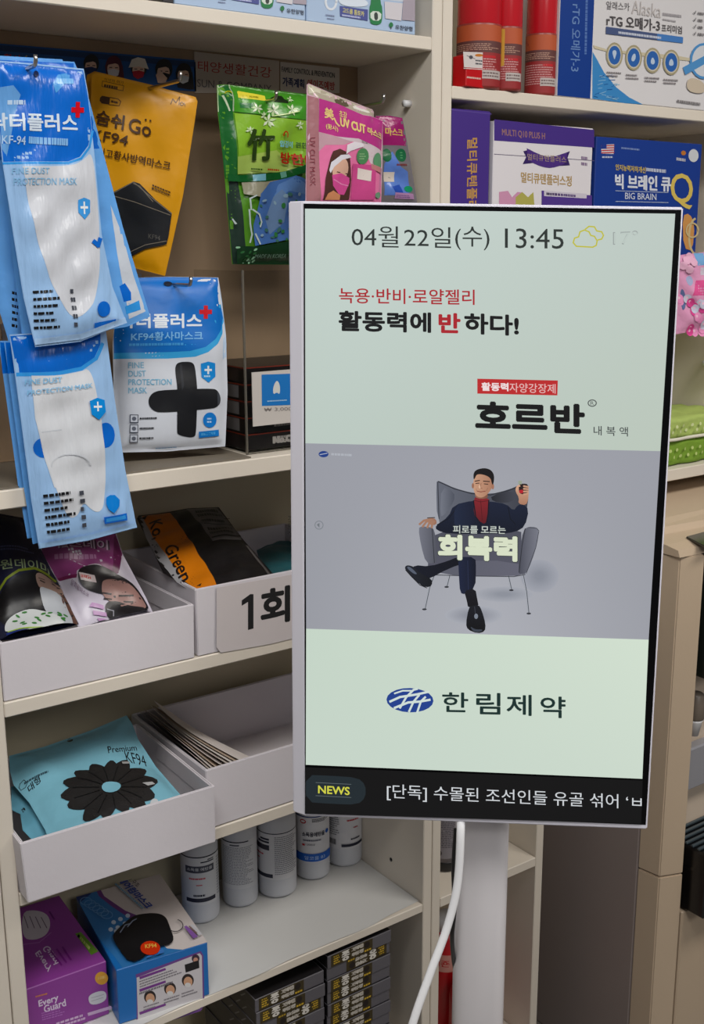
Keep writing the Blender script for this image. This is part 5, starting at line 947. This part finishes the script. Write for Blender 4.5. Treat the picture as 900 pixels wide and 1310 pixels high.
a.txt('녹용·반비·로얄젤리', (127, 222), (427, 226), (127, 256), RD, k, .012); a.txt('활동력에', (126, 272), (331, 276), (126, 318), INK, k, .04); a.txt('반', (347, 277), (396, 278), (347, 322), RD, k, .045); a.txt('하다!', (404, 277), (525, 282), (404, 324), INK, k, .04)
a.poly([(433, 423), (611, 427), (610, 460), (433, 456)], C(186, 40, 42), k); a.txt('활동력', (442, 431), (502, 432), (442, 450), C(236, 220, 220), k, .04); a.txt('자양강장제', (504, 432), (606, 435), (504, 453), C(226, 180, 178), k, .01)
a.txt('호르반', (428, 471), (671, 479), (428, 538), C(16, 16, 18), k, .05); a.ring(687, 477, 9, 7, 2.4, C(90, 96, 94), k); a.txt('R', (683, 473), (691, 473), (683, 481), C(90, 96, 94), k); a.txt('내 복 액', (690, 527), (766, 530), (690, 548), C(70, 76, 76), k, .01)
# picture band: a man in an armchair
k = K(360, 560, 1.731); a.ell(93, 36, 11, 7, C(30, 60, 130), k); a.line([(85, 37), (101, 34)], 1.5, C(180, 186, 200), k); a.rows((110, 32), (170, 35), (110, 40), 1, C(172, 176, 184), k, 3, .6, 8); a.ring(83, 193, 9, 9, 1.5, C(118, 124, 130), k); a.poly([(78, 192), (84, 188), (84, 199)], C(110, 116, 122), k)
k = K(500, 580, 4.09)
def shade(pts, c0_, c1_, ax=0, it=1):
    for _ in range(it):
        q = []
        for i in range(len(pts)):
            p, r_ = pts[i], pts[(i+1) % len(pts)]; q += [(p[0]*.75+r_[0]*.25, p[1]*.75+r_[1]*.25), (p[0]*.25+r_[0]*.75, p[1]*.25+r_[1]*.75)]
        pts = q
    lo = min(p[ax] for p in pts); hi = max(p[ax] for p in pts); a.poly(pts, [lerp(c0_, c1_, (p[ax]-lo)/(hi-lo)) for p in pts], k)
SH = C(128, 132, 144)
def soft(cx, cy, rx, ry, c0_, c1_):
    for i in range(10): t = i/9; a.ell(cx, cy, rx*(1-t*.75), ry*(1-t*.75), lerp(c0_, c1_, t), k, 0, 28)
soft(775, 640, 100, 85, C(157, 160, 170), C(134, 138, 149)); soft(430, 845, 150, 50, C(165, 168, 177), C(136, 139, 150)); soft(590, 735, 150, 40, C(162, 165, 174), C(140, 144, 154))
LG = C(118, 122, 130)
for q in ([(222, 640), (200, 700), (176, 812)], [(304, 640), (290, 696)], [(612, 640), (628, 712)], [(690, 640), (706, 720), (718, 834)]): a.line(q, 8, C(84, 88, 96), k); a.line([(x-2, y) for x, y in q], 3, C(176, 180, 188), k)
for x, y in ((174, 814), (290, 697), (628, 714), (719, 836)): a.ell(x, y, 12, 5, C(50, 52, 58), k)
shade([(235, 150), (246, 142), (262, 148), (330, 180), (420, 205), (520, 212), (610, 190), (690, 156), (716, 164), (716, 262), (690, 360), (650, 420), (300, 420), (240, 350)], C(98, 102, 114), C(58, 60, 70), 0)
a.line([(246, 146), (330, 184), (420, 209), (520, 216), (610, 194), (700, 160)], 5, C(40, 42, 50), k); a.line([(244, 150), (250, 340)], 4, C(44, 46, 54), k)
shade([(262, 170), (330, 200), (330, 250), (280, 320), (256, 330)], C(112, 116, 128), C(76, 80, 92)); shade([(520, 220), (640, 190), (650, 240), (600, 260), (530, 250)], C(34, 36, 44), C(66, 68, 78))
shade([(240, 380), (680, 380), (680, 500), (690, 632), (590, 642), (230, 632), (180, 570)], C(74, 76, 88), C(84, 84, 98), 1); shade([(236, 560), (660, 560), (690, 630), (640, 642), (226, 634)], C(88, 90, 102), C(98, 98, 112))
a.line([(226, 634), (420, 640), (640, 643), (700, 632)], 4, C(52, 54, 62), k)
shade([(142, 390), (160, 380), (210, 385), (226, 400), (236, 470), (240, 560), (226, 575), (182, 572), (156, 480)], C(112, 114, 126), C(78, 80, 90), 0); a.line([(214, 388), (220, 480), (226, 570)], 4, C(46, 48, 56), k)
shade([(664, 620), (672, 500), (690, 400), (716, 382), (756, 384), (772, 400), (764, 470), (736, 560), (706, 628), (676, 632)], C(70, 72, 84), C(118, 120, 132), 0); a.line([(700, 392), (684, 480), (668, 620)], 4, C(42, 44, 52), k); a.line([(716, 386), (760, 390), (772, 404), (756, 490), (706, 626)], 3, C(56, 58, 66), k)
N0, N1 = C(20, 26, 48), C(12, 14, 24)
shade([(346, 540), (300, 560), (200, 590), (120, 582), (110, 612), (150, 660), (200, 655), (300, 600), (420, 560)], C(18, 22, 36), N1, 0)            # crossed leg
shade([(72, 590), (88, 582), (120, 592), (160, 630), (214, 656), (214, 690), (186, 700), (150, 684), (100, 636), (74, 606)], C(30, 34, 44), C(16, 18, 24), 0); a.blob([(82, 590), (100, 592), (140, 630), (120, 630), (88, 604)], C(84, 92, 108), k); a.line([(76, 608), (104, 640), (150, 686), (186, 702)], 4, C(8, 8, 10), k)
shade([(350, 540), (440, 540), (444, 600), (440, 700), (386, 736), (360, 728), (354, 640)], C(26, 34, 60), C(16, 20, 36), 0); a.line([(400, 560), (404, 720)], 3, C(38, 46, 74), k)
shade([(380, 716), (440, 704), (450, 760), (458, 800), (402, 808), (396, 770)], C(22, 22, 30), C(14, 14, 20), 1)
shade([(404, 810), (420, 796), (458, 790), (474, 820), (494, 890), (490, 930), (450, 940), (400, 920), (390, 890)], C(24, 26, 34), C(8, 8, 12), 1); a.ell(444, 850, 10, 14, C(120, 128, 140), k); a.blob([(410, 900), (440, 920), (480, 918), (470, 932), (430, 932)], C(60, 66, 78), k); a.line([(436, 800), (440, 836)], 3, C(60, 64, 74), k)
shade([(326, 268), (430, 244), (520, 250), (600, 262), (640, 300), (660, 270), (688, 262), (720, 292), (700, 380), (650, 410), (560, 420), (300, 420), (236, 400), (232, 376), (300, 330)], C(24, 32, 54), C(14, 20, 36), 1)
shade([(330, 268), (420, 248), (430, 300), (440, 380), (330, 400)], C(28, 38, 62), C(20, 26, 46)); a.line([(330, 300), (300, 340), (240, 372)], 4, C(12, 16, 28), k); a.line([(612, 280), (622, 340), (650, 370)], 4, C(12, 16, 28), k)
shade([(432, 232), (450, 226), (510, 232), (514, 260), (502, 320), (494, 372), (456, 350), (432, 320)], C(132, 34, 42), C(92, 22, 30), 1); a.line([(468, 246), (476, 350)], 3, C(80, 16, 24), k); a.line([(434, 244), (466, 252), (506, 246)], 3, C(78, 18, 24), k); a.line([(430, 246), (442, 330), (478, 380)], 6, C(14, 18, 32), k); a.line([(510, 244), (506, 320), (494, 380)], 6, C(14, 18, 32), k)
S0, S1 = C(196, 150, 122), C(150, 104, 82)
shade([(440, 196), (500, 200), (508, 232), (470, 238), (438, 228)], S1, C(120, 80, 64), 0)
shade([(430, 132), (444, 108), (490, 100), (524, 118), (532, 160), (522, 190), (494, 222), (466, 232), (440, 218), (428, 180)], S0, C(166, 118, 94), 0, 2)
a.ell(427, 168, 6, 14, S1, k); a.ell(531, 172, 7, 15, C(160, 112, 90), k)
a.blob([(430, 136), (430, 100), (448, 82), (490, 74), (524, 86), (540, 116), (534, 164), (526, 160), (520, 126), (480, 108), (446, 108), (438, 130)], C(22, 18, 20), k)
a.line([(438, 144), (462, 140)], 5, C(40, 26, 24), k); a.line([(482, 144), (514, 146)], 5, C(40, 26, 24), k); a.line([(442, 156), (460, 154)], 4, C(34, 20, 20), k); a.line([(486, 158), (506, 160)], 4, C(34, 20, 20), k); a.line([(470, 154), (466, 178), (476, 182)], 3, C(140, 92, 72), k); a.line([(450, 196), (468, 200), (492, 196)], 4, C(128, 60, 52), k); a.line([(444, 184), (448, 196)], 2, C(140, 96, 76), k); a.line([(504, 180), (498, 196)], 2, C(130, 88, 70), k); a.blob([(456, 170), (464, 160), (468, 180), (460, 184)], C(216, 176, 148), k)
# right hand on the armrest: palm and fingers
shade([(186, 346), (206, 334), (236, 342), (238, 372), (200, 374)], C(176, 130, 106), C(146, 102, 82), 0)
for x0_, y0_, x1_, y1_ in ((196, 344, 150, 368), (204, 346, 166, 380), (214, 350, 190, 384), (226, 354, 212, 384)): a.line([(x0_, y0_), ((x0_+x1_)/2-2, (y0_+y1_)/2-6), (x1_, y1_)], 11, C(160, 118, 96), k); a.ell(x1_, y1_, 6, 6, C(160, 118, 96), k)
a.line([(190, 336), (228, 334)], 5, C(60, 50, 50), k)
# raised hand holding a small bottle
shade([(664, 262), (668, 230), (650, 200), (650, 176), (668, 160), (700, 164), (718, 200), (716, 240), (704, 270)], C(206, 160, 132), C(166, 118, 94), 1)
a.blob([(666, 160), (690, 156), (716, 160), (718, 200), (690, 214), (668, 206)], C(40, 26, 28), k, 1); a.rect(664, 142, 682, 160, C(150, 160, 140), k); a.blob([(668, 190), (690, 188), (690, 208), (668, 206)], C(180, 30, 44), k, 1)
for y in (170, 184, 198, 212): a.line([(716, 190+(y-190)*.8), (694, y)], 9, C(196, 150, 124), k); a.ell(694, y, 5, 5, C(196, 150, 124), k)
a.line([(654, 190), (660, 172), (672, 168)], 8, C(206, 160, 132), k)
CR = C(214, 222, 196)
a.txt('피로를 모르는', (320, 370), (600, 374), (320, 420), C(60, 64, 70), k, .06); a.txt('피로를 모르는', (324, 374), (598, 378), (324, 416), C(196, 204, 196), k, .015)
a.txt('회복력', (240, 416), (664, 428), (240, 558), C(60, 66, 62), k, .065); a.txt('회복력', (244, 420), (660, 432), (244, 554), CR, k, .055)
# maker's mark and news ticker
k = K(360, 810, 1.731)
a.ell(284, 147, 52, 27, C(30, 62, 140), k, 2); WH = C(206, 220, 214)
a.line([(240, 150), (262, 140), (300, 134), (326, 128)], 5, WH, k); a.line([(250, 164), (280, 152), (306, 150), (328, 146)], 5, WH, k); a.line([(262, 164), (276, 140), (292, 124), (300, 122)], 4.5, WH, k); a.line([(282, 172), (292, 150), (304, 136)], 4.5, WH, k); a.line([(300, 174), (308, 150), (318, 140)], 4.5, WH, k); a.line([(250, 132), (268, 126), (290, 126)], 3.5, WH, k)
GK = C(22, 46, 44)
for ch, x0_, y0_, x1_, y1_ in (('한', 355, 129, 413, 173), ('림', 430, 130, 484, 178), ('제', 497, 134, 553, 181), ('약', 572, 138, 628, 186)): a.txt(ch, (x0_, y0_), (x1_, y0_+1), (x0_, y1_), GK, k, .02)
a.poly([(52, 295), (798, 324), (795, 420), (52, 398)], C(9, 9, 11), k)
a.blob([(54, 312), (110, 314), (168, 318), (186, 334), (186, 362), (168, 378), (110, 376), (54, 372)], C(30, 40, 46), k, 1); a.line([(76, 329), (154, 333)], 1, C(100, 110, 112), k); a.line([(76, 358), (154, 362)], 1, C(100, 110, 112), k); a.txt('NEWS', (81, 335), (151, 339), (81, 353), C(206, 206, 70), k, .03)
a.txt('[단독] 수몰된 조선인들 유골 섞어 ‘ㅂ', (233, 332), (796, 357), (233, 368), C(206, 210, 214), k)
a.build('lit_picture', M_SCREEN, mo)
# ------------------------------------------------------------------ cables
def spline(pts, n=40):
    P = [np.array(p, float) for p in pts]; P = [2*P[0]-P[1]]+P+[2*P[-1]-P[-2]]; out = []
    for i in range(1, len(P)-2):
        for j in range(n//(len(P)-3)):
            t = j/(n//(len(P)-3)); a_, b_, c_, d_ = P[i-1:i+3]; out.append(.5*((2*b_)+(-a_+c_)*t+(2*a_-5*b_+4*c_-d_)*t*t+(-a_+3*b_-3*c_+d_)*t**3))
    out.append(P[-2]); return out
w1 = [at(588, 1035, 1, -.52), at(589, 1062, 1, -.535), at(585, 1130, 1, -.54), at(572, 1185, 1, -.54), at(550, 1245, 1, -.54), at(529, 1305, 1, -.54), at(512, 1370, 1, -.54), at(503, 1450, 1, -.54), at(500, 1560, 1, -.54)]; w1.append(w1[-1]*1.0)
w1[-1][2] = FZ+.007
o = MB().tube(spline(w1, 70), .0052, C(206, 202, 202), 10, .6).build('white_cable', M_WPL); tag(o, 'white flat cable hanging down left of the post', 'cable')
w2 = [at(583, 1060, 1, -.505), at(580, 1110, 1, -.505), at(581, 1160, 1, -.50), at(578, 1200, 1, -.495), at(582, 1240, 1, -.47), at(591, 1264, 1, -.43), at(600, 1330, 1, -.42), at(603, 1600, 1, -.42)]; w2[-1][2] = FZ+.004
o = MB().tube(spline(w2, 70), .0030, C(20, 20, 22), 8).build('black_cable', M_CARTON); tag(o, 'thin black cable between the white cable and the post', 'cable')
